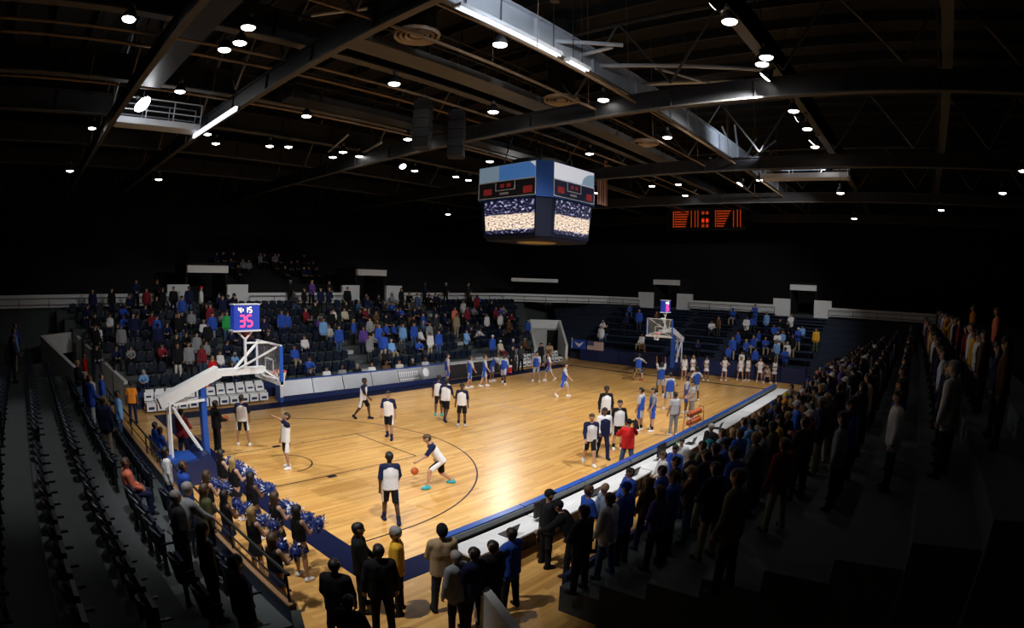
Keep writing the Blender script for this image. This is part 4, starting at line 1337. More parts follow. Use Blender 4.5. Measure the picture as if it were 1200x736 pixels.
def seat(stand, k, i, u, detailed):
    S = STANDS[stand]
    d = row_d(stand, k, 0.55)
    p = (u, d, row_z(k)) if S['ax'] == 1 else (d, u, row_z(k))
    lab = {'left': 'navy tip-up seat behind the near hoop, %s row, %s from the tunnel', 'far': 'navy tip-up seat in the far side stand, %s row, %s from the corner tunnel'}[stand] % (ORD[k], nth(i))
    if detailed:
        r = empty('stadium_seat', lab, 'seat', p, S['hd'], 'empty navy seats')
        for n_, me in (('backrest', ME_BK), ('seat', ME_ST), ('arm_frame', ME_LG)):
            put(n_, me, r)
    else:
        r = put('stadium_seat', ME_SEAT, None, p, S['hd'])
        tag(r, lab, 'seat', 'empty navy seats')
    return r
AISLE_F = (3.2, 12.6, 22.4)
def on_aisle(u):
    return any(abs(u - a) < 0.62 for a in AISLE_F)
bank = MB()
def bank_seat(stand, k, u):
    S = STANDS[stand]
    d = row_d(stand, k, 0.55)
    p = (u, d) if S['ax'] == 1 else (d, u)
    c, s = math.cos(S['hd']), math.sin(S['hd'])
    for q in (_bk, _st):
        bank.add([(p[0] + x * c - y * s, p[1] + x * s + y * c, row_z(k) + z) for x, y, z in q.v], q.f)
SEATS_L, SEATS_F = [], []
for k in range(7):
    a, b = ext('left', k)
    for i in range(int((b - a - 0.6) / 0.56)):
        u = a + 0.5 + i * 0.56
        if 3.6 < u < 4.6:
            continue
        SEATS_L.append((k, i, u))
for k in range(NROW - 1):
    a, b = ext('far', k)
    for i in range(int((b - a - 0.8) / 0.56)):
        u = a + 0.6 + i * 0.56
        if not on_aisle(u):
            SEATS_F.append((k, i, u))
# aisle stairs
for ai, a in enumerate(AISLE_F):
    r = empty('aisle_stair', 'concrete aisle stair in the far side stand, %s from the white bench chairs' % ORD[ai], None, kind='structure')
    for k in range(NROW - 1):
        d = row_d('far', k, 1.0)
        part(MB().box((a - 0.5, d - 0.32, row_z(k) + 0.001), (a + 0.5, d - 0.002, row_z(k) + RISE / 2)), 'stair_block', M_CONC_L if k % 2 == 0 else M_CONC, r)
# end bleacher benches
M_BENCH = mat('navy_bench_board', (0.014, 0.030, 0.075), 0.45, var=0.15)
SEGE = [(10.2, 17.6), (6.0, 9.6), (-1.4, 5.0)]
for k in range(NROW - 1):
    for si, (a, b) in enumerate(SEGE):
        r = empty('bleacher_bench', 'navy bleacher bench in the %s row, %s' % (ORD[k], ('on the blue banner side', 'straight behind the far hoop', 'where the band sits')[si]), 'bench', (row_d('end', k, 0.6), a, row_z(k)), 0, 'navy bleacher benches')
        part(MB().box((-0.16, 0, 0.40), (0.16, b - a, 0.45)), 'seat_board', M_BENCH, r)
        part(MB().box((0.17, 0, 0.12), (0.20, b - a, 0.40)), 'back_board', M_BENCH, r)
        for q in np.arange(0.3, b - a, 2.2):
            part(MB().box((-0.03, q, 0.0), (0.03, q + 0.06, 0.40)), 'bracket', M_STEEL_D, r)
# ------------------------------------------------------------------ roof steel
def girder(a, b, web, fl, label, m=M_STEEL_D, stiff=3.0):
    r = empty('roof_girder', label, None, kind='structure')
    a, b = np.array(a, float), np.array(b, float)
    u = np.array((0, 0, 1.0))
    part(MB().beam(a + u * web / 2, b + u * web / 2, 0.05, web), 'web', m, r)
    part(MB().beam(a, b, fl, 0.06), 'bottom_flange', M_STEEL, r)  # paler than the web: court bounce put into the flange colour
    part(MB().beam(a + u * web, b + u * web, fl, 0.06), 'top_flange', m, r)
    L = np.linalg.norm(b - a); d = (b - a) / L
    for i in range(1, int(L / stiff)):
        c = a + d * i * stiff
        part(MB().beam(c + u * 0.03, c + u * (web - 0.03), fl * 0.8, 0.03, up=d), 'stiffener', m, r)
    return r
GY = (-10.5, -4.6, 1.25, 6.25, 12.2, 17.3, 23.5, 30.0)
for i, y in enumerate(GY):
    girder((-18, y, 13.05), (49, y, 13.05), 0.95, 0.36, 'deep steel roof girder running along the court, %s from the crowded stand wall' % ORD[i], M_STEEL_L if i == 2 else M_STEEL_D)  # pale web: lamplight on grey steel put into its colour
CX = ((-9.5, 'behind the seat rows'), (-3.4, 'over the near baseline seats'), (0.8, 'over the near hoop'), (10.5, 'before the hanging scoreboard'), (21.0, 'beyond the hanging scoreboard'), (31.5, 'over the end bleachers'), (42.0, 'over the end concourse'))
for x, w in CX:
    g = girder((x, -22, 12.0), (x, 38, 12.0), 0.62, 0.22, 'steel cross girder %s' % w, M_STEEL_D)
# lattice between the cross girders' top and the roof
for x, w in CX[1:6]:
    r = empty('roof_truss', 'dark lattice truss %s' % w, None, kind='structure')
    part(MB().tube((x, -22, 15.6), (x, 38, 15.6), 0.09, n=6), 'top_chord', M_STEEL_D, r)
    for i in range(15):
        y0 = -21 + i * 4.0
        part(MB().tube((x, y0, 12.9), (x, y0 + 2, 15.6), 0.05, n=6), 'diagonal', M_STEEL, r)
        part(MB().tube((x, y0 + 2, 15.6), (x, y0 + 4, 12.9), 0.05, n=6), 'diagonal', M_STEEL, r)
# horizontal bracing tubes between girders (read off the photograph at their height)
br = empty('roof_bracing', 'pale tubular bracing between the roof girders', None, kind='structure')
for p, q, z, rr in (((640, 48), (730, 53), 13.6, 0.07), ((672, 67), (718, 55), 13.6, 0.07), ((703, 77), (895, 82), 13.6, 0.075), ((768, 80), (862, 108), 13.8, 0.05), ((735, 100), (905, 95), 13.9, 0.08),
                    ((365, 18), (430, 10), 13.9, 0.06), ((385, 178), (408, 158), 13.0, 0.05), ((418, 183), (447, 167), 12.9, 0.07), ((384, 205), (480, 175), 12.9, 0.05)):
    a, b = hit(p, 2, z), hit(q, 2, z)
    part(MB().tube(a, b, rr, n=8), 'brace_tube', M_STEEL_L, br)
node = hit((866, 197), 1, 1.25)
for p in ((846, 148), (861, 146), (886, 163), (909, 165)):
    e = hit(p, 2, 15.2)
    part(MB().tube(node, e, 0.06, n=8), 'brace_tube', M_STEEL_L, br)
# conduits slung under the pale girder; court bounce put into their brown colour
M_COND = mat('court_lit_conduit', (0.22, 0.15, 0.09), 0.5)
for i, (y, z, rr) in enumerate(((0.35, 12.35, 0.05), (2.0, 12.30, 0.045), (6.9, 12.75, 0.05), (11.4, 12.6, 0.05), (9.2, 13.3, 0.06))):
    cd = MB().tube((-12, y, z), (40, y, z), rr, n=6)
    for x in range(-10, 40, 5):
        cd.tube((x, y, z), (x, y, 17.0), 0.012, n=4)
    struct(cd, 'roof_conduit', M_COND, 'long conduit tinted brown by court light slung under the roof, %s from the crowded stand' % ORD[i])
# catwalks
def catwalk(a, b, label, w=0.9, m=M_STEEL):
    a, b = np.array(a, float), np.array(b, float)
    r = empty('catwalk', label, None, kind='structure')
    d = (b - a) / np.linalg.norm(b - a)
    sd_ = np.array((-d[1], d[0], 0))
    part(MB().beam(a, b, w, 0.08), 'deck', m, r)
    L = np.linalg.norm(b - a)
    for s in (1, -1):
        o = sd_ * s * w / 2
        part(MB().beam(a + o + (0, 0, 0.1), b + o + (0, 0, 0.1), 0.03, 0.24), 'toe_board', m, r)
        for z in (0.55, 1.05):
            part(MB().tube(a + o + (0, 0, z), b + o + (0, 0, z), 0.028, n=6), 'rail', m, r)
        n = max(1, int(L / 1.25))
        for i in range(n + 1):
            c = a + (b - a) * i / n + o
            part(MB().tube(c, c + (0, 0, 1.05), 0.026, n=6), 'rail_post', m, r)
    return r
catwalk((2.2, 5.0, 13.05), (24, 5.0, 13.05), 'long grey catwalk along the middle of the roof')
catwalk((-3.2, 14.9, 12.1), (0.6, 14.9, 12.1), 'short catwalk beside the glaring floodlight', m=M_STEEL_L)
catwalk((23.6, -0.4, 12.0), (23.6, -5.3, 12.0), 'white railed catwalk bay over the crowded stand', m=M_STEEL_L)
catwalk((-2.4, 2.4, 13.0), (-2.4, 12.5, 13.0), 'dark catwalk over the near hoop', m=M_STEEL_D)
catwalk((3, 10.9, 12.9), (20, 10.9, 12.9), 'dark catwalk over the far half of the court', m=M_STEEL_D)
# round air diffusers
for i, p in enumerate(((3.3, 3.45), (10.9, 3.85), (18.4, 4.15))):
    r = empty('air_diffuser', 'round ringed air diffuser in the roof, %s from the near hoop' % ORD[i], 'air vent', (*p, 13.1))
    m = mat('diffuser_metal', (0.34, 0.25, 0.17), 0.5)
    for rr in (0.60, 0.44, 0.28):
        part(MB().lathe([(rr, 0), (rr + 0.07, -0.05), (rr + 0.10, 0.06), (rr, 0.10), (rr, 0)], 28), 'ring', m, r)
    part(MB().lathe([(0.0, 0.0), (0.20, 0.0), (0.20, 0.05), (0, 0.05)], 20), 'centre_plate', m, r)
    part(MB().lathe([(0.55, 0.08), (0.55, 3.4)], 20), 'duct', M_STEEL_D, r)
# loudspeaker arrays
for i, (p, lab) in enumerate((((495, 145), 'tall black loudspeaker array hanging beside the catwalk'), ((535, 157), 'black loudspeaker array hanging next to the scoreboard'))):
    c = hit(p, 2, 11.7)
    r = empty('loudspeaker_array', lab, 'loudspeaker', (c[0], c[1], 10.75), math.radians(40))
    for q in range(5):
        cab = part(MB().hexa([(-0.42, -0.3, 0.36 * q), (0.42, -0.3, 0.36 * q), (0.34, 0.3, 0.36 * q), (-0.34, 0.3, 0.36 * q), (-0.42, -0.3, 0.36 * q + 0.34), (0.42, -0.3, 0.36 * q + 0.34), (0.34, 0.3, 0.36 * q + 0.34), (-0.34, 0.3, 0.36 * q + 0.34)]), 'cabinet', M_BLACK, r)
        part(MB().box((-0.38, -0.32, 0.36 * q + 0.03), (0.38, -0.30, 0.36 * q + 0.31)), 'grille', M_STEEL_D, cab)
    part(MB().box((-0.3, -0.2, 1.8), (0.3, 0.2, 1.88)), 'fly_frame', M_STEEL_D, r)
    part(MB().tube((0, 0, 1.88), (0, 0, 6.2), 0.03, n=6), 'hanger', M_STEEL_D, r)
# tube lights under the pale girder
for i, (x0, x1, y) in enumerate(((2.35, 6.6, 0.78), (7.0, 8.1, 0.78))):
    r = empty('tube_light', 'long white tube light under the pale girder' if i == 0 else 'short white tube light under the pale girder', 'lamp', (0, 0, 0))
    part(MB().box((x0, y - 0.14, 12.80), (x1, y + 0.14, 12.90)), 'housing', M_WHITEP, r)
    for s in (-0.07, 0.07):
        part(MB().tube((x0 + 0.05, y + s, 12.775), (x1 - 0.05, y + s, 12.775), 0.03, n=8), 'tube', glow('tube_glow', (0.72, 0.80, 0.92), 0.9), r)
    for x in (x0 + 0.3, x1 - 0.3):
        part(MB().tube((x, y, 12.9), (x, y, 16.99), 0.012, n=6), 'hanger', M_STEEL_D, r)
sl_ = empty('light_strip', 'bright diagonal light strip on the cross girder over the near hoop', 'lamp', (0, 0, 0))
a_, b_ = hit((227, 160), 0, 0.55), hit((277, 127), 0, 0.55)
part(MB().beam(a_, b_, 0.10, 0.17), 'diffuser', glow('strip_glow', (0.85, 0.85, 0.88), 1.0), sl_)
part(MB().beam(a_ + np.array((0.1, 0, 0)), b_ + np.array((0.1, 0, 0)), 0.12, 0.22), 'housing', M_STEEL_D, sl_)

# ------------------------------------------------------------------ pendant lamps
G_LAMP = glow('lamp_lens_glow', (1.0, 0.97, 0.92), 9.0)
G_STAR = glow('floodlight_glare', (0.95, 0.97, 1.0), 22.0)
ME_L = dict(
    lens=MB().lathe([(0.0, -0.06), (0.12, -0.055), (0.185, -0.03), (0.20, 0.0), (0.0, 0.002)], 18).mesh('lens', G_LAMP, True),
    star=MB().lathe([(0.0, -0.16), (0.22, -0.13), (0.34, -0.06), (0.38, 0.0), (0.0, 0.002)], 18).mesh('lens', G_STAR, True),
    housing=MB().lathe([(0.21, -0.02), (0.215, 0.0), (0.20, 0.10), (0.13, 0.24), (0.08, 0.30), (0.0, 0.30)], 18).mesh('housing', M_BLACK, True),
    ballast=MB().lathe([(0.0, 0.30), (0.07, 0.30), (0.08, 0.44), (0.0, 0.46)], 12).mesh('ballast_can', M_STEEL, True),
    stem=MB().tube((0, 0, 0.44), (0, 0, 1.0), 0.014, n=6).mesh('stem', M_STEEL_D))
STEM = {z: MB().tube((0, 0, 0.3), (0, 0, 17.0 - z), 0.014, n=6).mesh('stem', M_STEEL_D) for z in (11.0, 12.5)}
LAMPS = [((151, 22), 12.5, 'f'), ((263, 58), 12.5, ''), ((281, 50), 12.5, ''), ((291, 32), 12.5, 'f'), ((167, 122), 12.5, 'star'), ((211, 107), 12.5, ''), ((108, 150), 12.5, ''), ((222, 150), 12.5, 'f'), ((243, 157), 12.5, ''), ((253, 168), 12.5, ''),
         ((462, 98), 12.5, ''), ((359, 136), 12.5, ''), ((578, 131), 12.5, ''), ((586, 52), 12.5, 'f'), ((338, 172), 12.5, 'f'), ((316, 171), 12.5, ''), ((402, 178), 12.5, ''), ((421, 183), 12.5, 'f'), ((478, 163), 12.5, ''),
         ((707, 117), 12.5, 'f'), ((782, 161), 12.5, 'f'), ((691, 180), 12.5, ''), ((838, 6), 12.5, 'f'), ((855, 25), 12.5, ''), ((898, 67), 12.5, ''), ((893, 75), 12.5, ''), ((897, 90), 12.5, 'f'), ((930, 130), 12.5, ''), ((935, 139), 12.5, 'f'), ((946, 151), 12.5, ''),
         ((952, 166), 12.5, 'f'), ((955, 172), 12.5, ''), ((82, 200), 11.0, ''), ((186, 210), 11.0, ''), ((472, 195), 12.5, 'f'), ((486, 200), 12.5, ''), ((534, 207), 12.5, 'f'), ((549, 211), 12.5, 'f'), ((574, 189), 12.5, ''), ((390, 184), 12.5, ''), ((525, 251), 11.0, ''),
         ((744, 203), 12.5, ''), ((764, 218), 12.5, ''), ((795, 216), 12.5, ''), ((803, 229), 12.5, ''), ((832, 194), 12.5, 'f'), ((867, 216), 12.5, 'f'), ((890, 211), 12.5, ''), ((699, 226), 12.5, ''), ((598, 236), 12.5, 'f'), ((967, 192), 12.5, ''), ((971, 199), 12.5, 'f'),
         ((985, 226), 11.0, ''), ((1001, 256), 11.0, ''), ((1103, 246), 11.0, ''), ((1175, 226), 11.0, ''), ((1199, 200), 11.0, '')]
def zone(x, y):
    if y > 20: return 'over the far side stand'
    if x > 30: return 'over the end bleachers'
    if x < -2.2: return 'over the seat rows behind the near hoop'
    if y < -8: return 'over the upper rows of the crowded stand'
    if y < -2: return 'over the front rows of the crowded stand'
    if y > 14: return 'along the far sideline'
    return 'over the court'
# which lamps are the court floodlights: strength, where they point, cone
FLOOD = {(151, 22): (0.5, (-5.6, 5, 1.5), 62), (167, 122): (2.7, (7, 6, 0), 66), (897, 90): (2.7, (10, 8, 0), 88), (952, 166): (2.7, (22, 8, 0), 88), (867, 216): (1.4, (21, 9, 0), 75), (472, 195): (1.5, (13, 7, 0), 72),
         (838, 6): (0.5, (12, 20, 1.0), 75), (935, 139): (0.5, (20, 20, 1.0), 75), (971, 199): (1.8, (36, 8, 2), 85), (598, 236): (1.0, (4.5, 2.0, 0), 60)}
# unseen lamps added to continue the rows and light the near corner
LAMPS += [((-0.6, -4.6, 12.5), 12.5, 'x'), ((-4.4, -0.6, 12.5), 12.5, 'x')]
FLOOD[(-0.6, -4.6, 12.5)] = (2.8, (6.5, 8, 0), 74)
FLOOD[(-4.4, -0.6, 12.5)] = (1.9, (1.0, 2.6, 0), 60)
zc = {}
for px, z, fl_ in LAMPS:
    p = np.array(px, float) if fl_ == 'x' else hit(px, 2, z)
    zn = zone(p[0], p[1])
    zc[zn] = zc.get(zn, 0) + 1
    lab = 'glaring bright floodlight beside the short catwalk' if fl_ == 'star' else 'round white pendant lamp %s, %s of its row' % (zn, ORD[zc[zn] - 1])
    r = empty('pendant_lamp', lab, 'lamp', p, 0, 'pendant lamps in the roof')
    rot = None
    if px in FLOOD:
        w, aim, cone = FLOOD[px]
        dr = (Vector(aim) - Vector(p)).normalized()
        rot = Vector((0, 0, -1)).rotation_difference(dr).to_euler()
        flood(p + np.array(dr) * 0.16, aim, COURT_W * w, math.radians(cone))
    for n_ in ('lens', 'housing', 'ballast'):
        o = put({'ballast': 'ballast_can'}.get(n_, n_), ME_L['star' if (n_ == 'lens' and fl_ == 'star') else n_], r)
        if rot:
            o.rotation_euler = rot
    put('stem', STEM[z], r)
# unseen lamps added to brighten the pale girder and the catwalk bay
for i, (x, y) in enumerate(((3.2, -1.6), (20.5, -1.2), (22.9, -1.0))):
    r = empty('fill_uplight', ('added fill lamp washing the pale girder over the near tables', 'added fill lamp washing the pale girder past the scoreboard', 'added fill lamp washing the white railed catwalk bay')[i], 'lamp', (x, y, 12.5))
    part(MB().lathe([(0.0, 0.0), (0.10, 0.0), (0.14, 0.22), (0.0, 0.22)], 14), 'housing', M_BLACK, r)
    part(MB().tube((0, 0, 0.2), (0, 0, 4.49), 0.015, n=6), 'stem', M_STEEL_D, r)
    flood((x, y, 12.75), (x + 1.5, 1.25, 13.6) if i < 2 else (23.6, -4.5, 12.6), (300, 260, 120)[i], math.radians(125), 0.9, (0.80, 0.88, 1.0), 0.1)
# ------------------------------------------------------------------ players and officials on the floor
def G(px, z=0.0):
    p = hit(px, 2, z)
    return np.array((p[0], p[1], 0.0))
WHT = dict(top=('jersey', 'white', 'navy'), bottom=('shorts', 'black', 'white'), group='players in white and navy warm-ups')
BLU = dict(top=('jersey', 'royal', 'lightgrey'), bottom=('shorts', 'lightgrey', 'royal'), group='players in blue and grey warm-ups')
def W(px, hd, pose, label, **k):
    return hero(G(px), hd, pose, label, **{**WHT, **k})
def B(px, hd, pose, label, **k):
    return hero(G(px), hd, pose, label, **{**BLU, **k})
W((459, 612), 62, 'stroll', 'player in white and navy warm-up standing inside the arc with back turned', skin=3, shoe='navy', sock='navy', h=1.92)
W((517, 570), 150, 'dribble', 'player in white warm-up leaning forward over a bouncing ball', skin=0, shoe='teal', hair=('short', 'brown'), h=1.95)
W((337, 549), 172, 'shoot', 'player in white warm-up with one arm up after a shot', skin=1, shoe='white', h=1.88)
W((286, 522), 60, 'stand_wide', 'player in white warm-up waiting under the hoop beside a man in black', skin=1, shoe='white', h=1.92)
W((456, 514), 215, 'stroll', 'player in white warm-up strolling near the free throw line', skin=1, shoe='navy', sock='navy', h=1.93)
W((426, 491), -55, 'walk', 'player in white warm-up walking along the silver courtside board', skin=3, shoe='navy', h=1.9)
W((522, 493), 25, 'walk', 'player in white warm-up with black leggings walking past a teammate', skin=3, bottom=('shorts', 'black'), shoe='navy', h=1.95)
W((541, 499), 215, 'stand', 'player in white warm-up standing with hands low near halfway', skin=3, bottom=('shorts', 'black'), shoe='lightgrey', sock='black', h=1.85)
W((514, 487), 40, 'stand', 'player half hidden behind two teammates in white warm-ups', skin=2, shoe='teal', h=1.9)
W((690, 545), 222, 'walk', 'player in white warm-up with navy sleeves walking towards the tables', skin=0, hair=('short', 'brown'), shoe='white', h=1.9, top=('shirt', 'white', 'navy'))
W((705, 537), 230, 'stroll', 'player in dark navy jacket walking behind a white warm-up', skin=2, top=('jacket', 'navy', 'white'), bottom=('trousers', 'navy'), shoe='navy', h=1.9)
W((723, 527), 225, 'stand', 'player in white warm-up with black sleeves beside the cameraman', skin=0, shoe='white', sock='black', h=1.93, top=('shirt', 'white', 'black'))
W((708, 507), 225, 'stand_wide', 'tall player in white warm-up with black sleeves at halfway', skin=3, shoe='navy', h=2.02, top=('shirt', 'white', 'black'))
B((524, 452), -30, 'stand', 'player in blue and grey warm-up at the end of the silver board', skin=0, h=1.9)
B((550, 455), -20, 'stroll', "player in blue and grey warm-up by the scorer's table, first in line", skin=1, h=1.92)
B((567, 453), -40, 'stroll', "player in blue and grey warm-up by the scorer's table, second in line", skin=0, h=1.9, hair=('short', 'brown'))
B((590, 450), -150, 'walk', 'player in blue and grey warm-up walking in front of a red cooler', skin=3, h=1.92, sock='black')
B((576, 447), -60, 'lean_fwd', 'player in blue warm-up bending beside the red cooler', skin=2, h=1.9)
B((628, 447), 200, 'stand_wide', 'player in blue warm-up standing before the white corner chairs', skin=1, h=1.9)
B((643, 446), 130, 'walk', 'player in blue warm-up with white sleeves striding before the corner chairs', skin=0, top=('jersey', 'purple', 'white'), h=1.88)
B((660, 465), -55, 'walk', 'player in blue and grey warm-up walking alone past the arc', skin=0, h=1.93)
B((747, 446), 20, 'guard', 'player in blue warm-up crouching under the far hoop', skin=0, shoe='red', h=1.9)
B((773, 463), 40, 'layup', 'player in blue warm-up with both arms raised to the far hoop', skin=2, sock='black', h=1.93)
B((783, 480), 40, 'stand_wide', 'player in blue warm-up with back turned near the ball rack', skin=0, h=1.92)
B((803, 484), 110, 'stand', 'player in blue warm-up beside a coach in a pale shirt', skin=2, h=1.9)
B((814, 470), 60, 'hips', 'player in blue warm-up with hands on hips beyond the ball rack', skin=2, h=1.92)
B((749, 505), 95, 'stand', 'player in blue warm-up with grey sleeves, one of a talking pair', skin=1, sock='black', h=1.9)
B((763, 505), 130, 'stand_wide', 'player in grey-sleeved warm-up turning beside the talking pair', skin=0, sock='black', h=1.9, top=('jersey', 'royal', 'grey'))
hero(G((788, 510)), 60, 'stand', 'coach in pale grey shirt and grey trousers by the ball rack', skin=1, top=('tee', 'lightgrey'), bottom=('trousers', 'grey'), h=1.85, group='coaches')
hero(G((809, 491)), 140, 'front_hands', 'coach in pale grey shirt facing a player by the ball rack', skin=0, top=('tee', 'lightgrey'), bottom=('trousers', 'grey'), h=1.83, group='coaches')
hero(G((256, 529)), 10, 'hold_ball', 'man in black suit holding a ball under the near hoop', skin=2, top=('jacket', 'black'), bottom=('trousers', 'black'), shoe='black', h=1.86)
p_ = G((256, 529))
ball((p_[0] + 0.40, p_[1] + 0.07, 1.12), 'basketball held by the man in the black suit')
hero(G((217, 540)), 40, 'hold_ball', 'man in dark clothes with a ball behind the hoop post', skin=1, top=('jacket', 'maroon'), bottom=('trousers', 'navy'), shoe='black', h=1.8)
q_ = G((217, 540))
ball((q_[0] + 0.31, q_[1] + 0.26, 1.08), 'basketball held by the man behind the hoop post')
# cameraman
c_ = G((733, 553))
hero(c_, 35, 'shoulder_camera', 'cameraman in red jacket and jeans with a camera on the shoulder', skin=1, top=('jacket', 'red'), bottom=('trousers', 'denim'), shoe='black', hair=('cap', 'black'), h=1.82)
vc = empty('video_camera', 'black shoulder video camera held by the man in the red jacket', 'camera', (c_[0] + 0.06, c_[1] - 0.20, 1.56), math.radians(35))
part(MB().box((-0.16, -0.06, 0.0), (0.16, 0.06, 0.17)), 'body', M_BLACK, vc)
part(MB().tube((0.16, 0, 0.08), (0.36, 0, 0.08), 0.045, 0.06, n=12), 'lens', M_BLACK, vc)
part(MB().tube((-0.1, 0, 0.24), (0.14, 0, 0.24), 0.015, n=6).tube((-0.1, 0, 0.17), (-0.1, 0, 0.24), 0.012, n=6).tube((0.14, 0, 0.17), (0.14, 0, 0.24), 0.012, n=6), 'handle', M_BLACK, vc)
part(MB().box((0.04, 0.07, 0.10), (0.18, 0.15, 0.17)), 'viewfinder', M_BLACK, vc)
part(MB().box((-0.28, -0.055, 0.01), (-0.16, 0.055, 0.15)), 'battery', M_BLACK, vc)
# the men by the tunnel mouth
hero(np.array((-1.62, -2.05, 0)), 62, 'stand', 'man in black suit with pale collar seen from behind at the tunnel mouth', skin=1, top=('jacket', 'black'), bottom=('trousers', 'black'), shoe='black', h=1.86, bulk=1.08)
hero(np.array((-1.38, -1.12, 0)), -35, 'front_hands', 'dark-haired man in black facing the man in the gold shirt', skin=1, top=('jacket', 'black'), bottom=('trousers', 'black'), shoe='black', h=1.86)
hero(np.array((-0.92, -1.62, 0)), 140, 'stand', 'grey-haired man in gold polo shirt and dark trousers at the tunnel mouth', skin=1, top=('shirt', 'gold'), bottom=('trousers', 'black'), shoe='black', hair=('short', 'grey'), h=1.84, bulk=1.08)
hero(np.array((-0.28, -2.10, 0)), 60, 'front_hands', 'man in tan jacket and black knit hat at the end of the tables', skin=1, top=('jacket', 'tan'), bottom=('trousers', 'charcoal'), shoe='black', hair=('beanie', 'black'), h=1.86, bulk=1.1)
hero(G((643, 577), 1.74), -25, 'crossed', 'security guard in black jacket and black cap behind the press tables', skin=1, top=('jacket', 'black'), bottom=('trousers', 'black'), shoe='black', hair=('cap', 'black'), h=1.84)
hero(G((690, 572), 1.72), -30, 'front_hands', 'balding man in blue shirt talking behind the press tables', skin=1, top=('shirt', 'royal'), bottom=('trousers', 'charcoal'), shoe='black', hair=('bald', 'brown'), h=1.82)
hero(G((710, 569), 1.72), 150, 'front_hands', 'bald man in slate blue shirt talking behind the press tables', skin=1, top=('shirt', 'steel'), bottom=('trousers', 'charcoal'), shoe='black', hair=None, h=1.82)
hero(G((153, 449), 1.70), 70, 'stand', 'steward in orange shirt and dark trousers by the white chairs', skin=2, top=('tee', 'orange'), bottom=('trousers', 'navy'), shoe='black', h=1.82)
# dancers on the near baseline
def pompom(loc, label, s=1.0, white=False):
    r = empty('pompom', label, 'pompom', loc, RNG.random() * 6, 'dancers\' pompoms')
    r.scale = (s, s, s)
    put('core', POM[0], r)
    st_ = put('streamers', POM[2 if white else 1], r)
    st_['kind'] = 'stuff'
def _pom(cols):
    rg = random.Random(3)
    mb = MB()
    for i in range(110):
        d = np.array([rg.gauss(0, 1) for _ in range(3)]); d /= np.linalg.norm(d)
        e = d * (0.17 + 0.03 * rg.random()) + np.array([rg.gauss(0, 0.02) for _ in range(3)])
        t = np.cross(d, (0.3, 0.5, 0.8)); t /= np.linalg.norm(t)
        mb.add([d * 0.05 - t * 0.006, d * 0.05 + t * 0.006, e + t * 0.014, e - t * 0.014], [(0, 1, 2, 3)], 0 if rg.random() < cols else 1)
    return mb.mesh('streamers', [mat('foil_navy', (0.02, 0.04, 0.20), 0.35), mat('foil_silver', (0.75, 0.78, 0.85), 0.3)])
POM = [MB().ball((0, 0, 0), 0.13, 10, 7).mesh('core', mat('foil_navy', (0.02, 0.04, 0.20), 0.35), True), _pom(0.82), _pom(0.55)]
DANCE = [((258, 529), 'dark', 0, 'front line, nearest the hoop base'), ((272, 538), 'blond', 0, 'front line, second from the hoop base'), ((293, 556), 'dark', 2, 'front line, third from the hoop base'),
         ((321, 579), 'brown', 0, 'front line, fourth from the hoop base'), ((347, 595), 'dark', 1, 'front line, at the corner end'), ((241, 554), 'brown', 0, 'back line, nearest the hoop base'),
         ((262, 577), 'dark', 2, 'back line, second from the hoop base'), ((294, 597), 'blond', 0, 'back line, third from the hoop base'), ((318, 628), 'brown', 1, 'back line, at the corner end')]
for i, (px, hc, sk, where) in enumerate(DANCE):
    where = where.replace('nearest', 'next to')
    p = G(px, 1.60)
    hero(p, 8 + 5 * (i % 3), 'pompom', 'dancer in black tank top with %s hair, %s' % (hc, where), skin=sk, top=('tank', 'black'), bottom=('skirt', 'black' if i % 2 else 'navy'), shoe='white', hair=('long', hc), h=1.69, woman=True, bulk=0.92, group='dancers on the near baseline')
    a = math.radians(8 + 5 * (i % 3))
    for s in (1, -1):
        q = np.array((0.40 * math.cos(a) - s * 0.17 * math.sin(a), 0.40 * math.sin(a) + s * 0.17 * math.cos(a), 1.18))
        pompom(p + q, 'navy foil pompom, %s hand of dancer in %s' % ('inner' if s == 1 else 'outer', where), 1.0, i % 2 == 1)
# far cheer squad in white below the end bleachers
CHEER = [((801, 445), 20, 'stand'), ((811, 445), 200, 'clap'), ((827, 446), 190, 'clap'), ((848, 446), 180, 'hips'), ((867, 446), 190, 'stand_wide'), ((876, 446), 170, 'stand'), ((891, 447), 200, 'hips'), ((905, 446), 180, 'crouch'), ((913, 446), 200, 'clap')]
for i, (px, hd, po) in enumerate(CHEER):
    p = G(px)
    p[0] = min(p[0], 31.3)
    hero(p, hd, po, 'cheerleader in white top and skirt by the end wall, %s from far hoop' % ORD[i], skin=i % 3, top=('tank', 'white'), bottom=('skirt', 'white'), shoe='white',
         hair=('long', ['brown', 'blond', 'dark'][i % 3]), h=1.68, woman=True, bulk=0.92, group='cheerleaders in white')
# dark-suited bench staff by the far corner
for i, (px, hd, tp) in enumerate((((606, 437), -70, 'black'), ((620, 436), -100, 'charcoal'), ((654, 431), 220, 'tan'), ((634, 431), -90, 'black'))):
    p = G(px); p[1] = max(16.2, min(p[1], 16.45)); p[0] = min(p[0], 31.3)
    hero(p, hd, ['stand', 'crossed', 'clap', 'stand'][i], ['man in black suit standing before the corner chairs', 'man in charcoal suit with folded arms before the corner chairs', 'man in tan shirt clapping at the corner tunnel', 'man in black by the corner tunnel mouth'][i],
         skin=i % 3, top=('jacket', tp), bottom=('trousers', 'black'), shoe='black', h=1.83, group='bench staff')

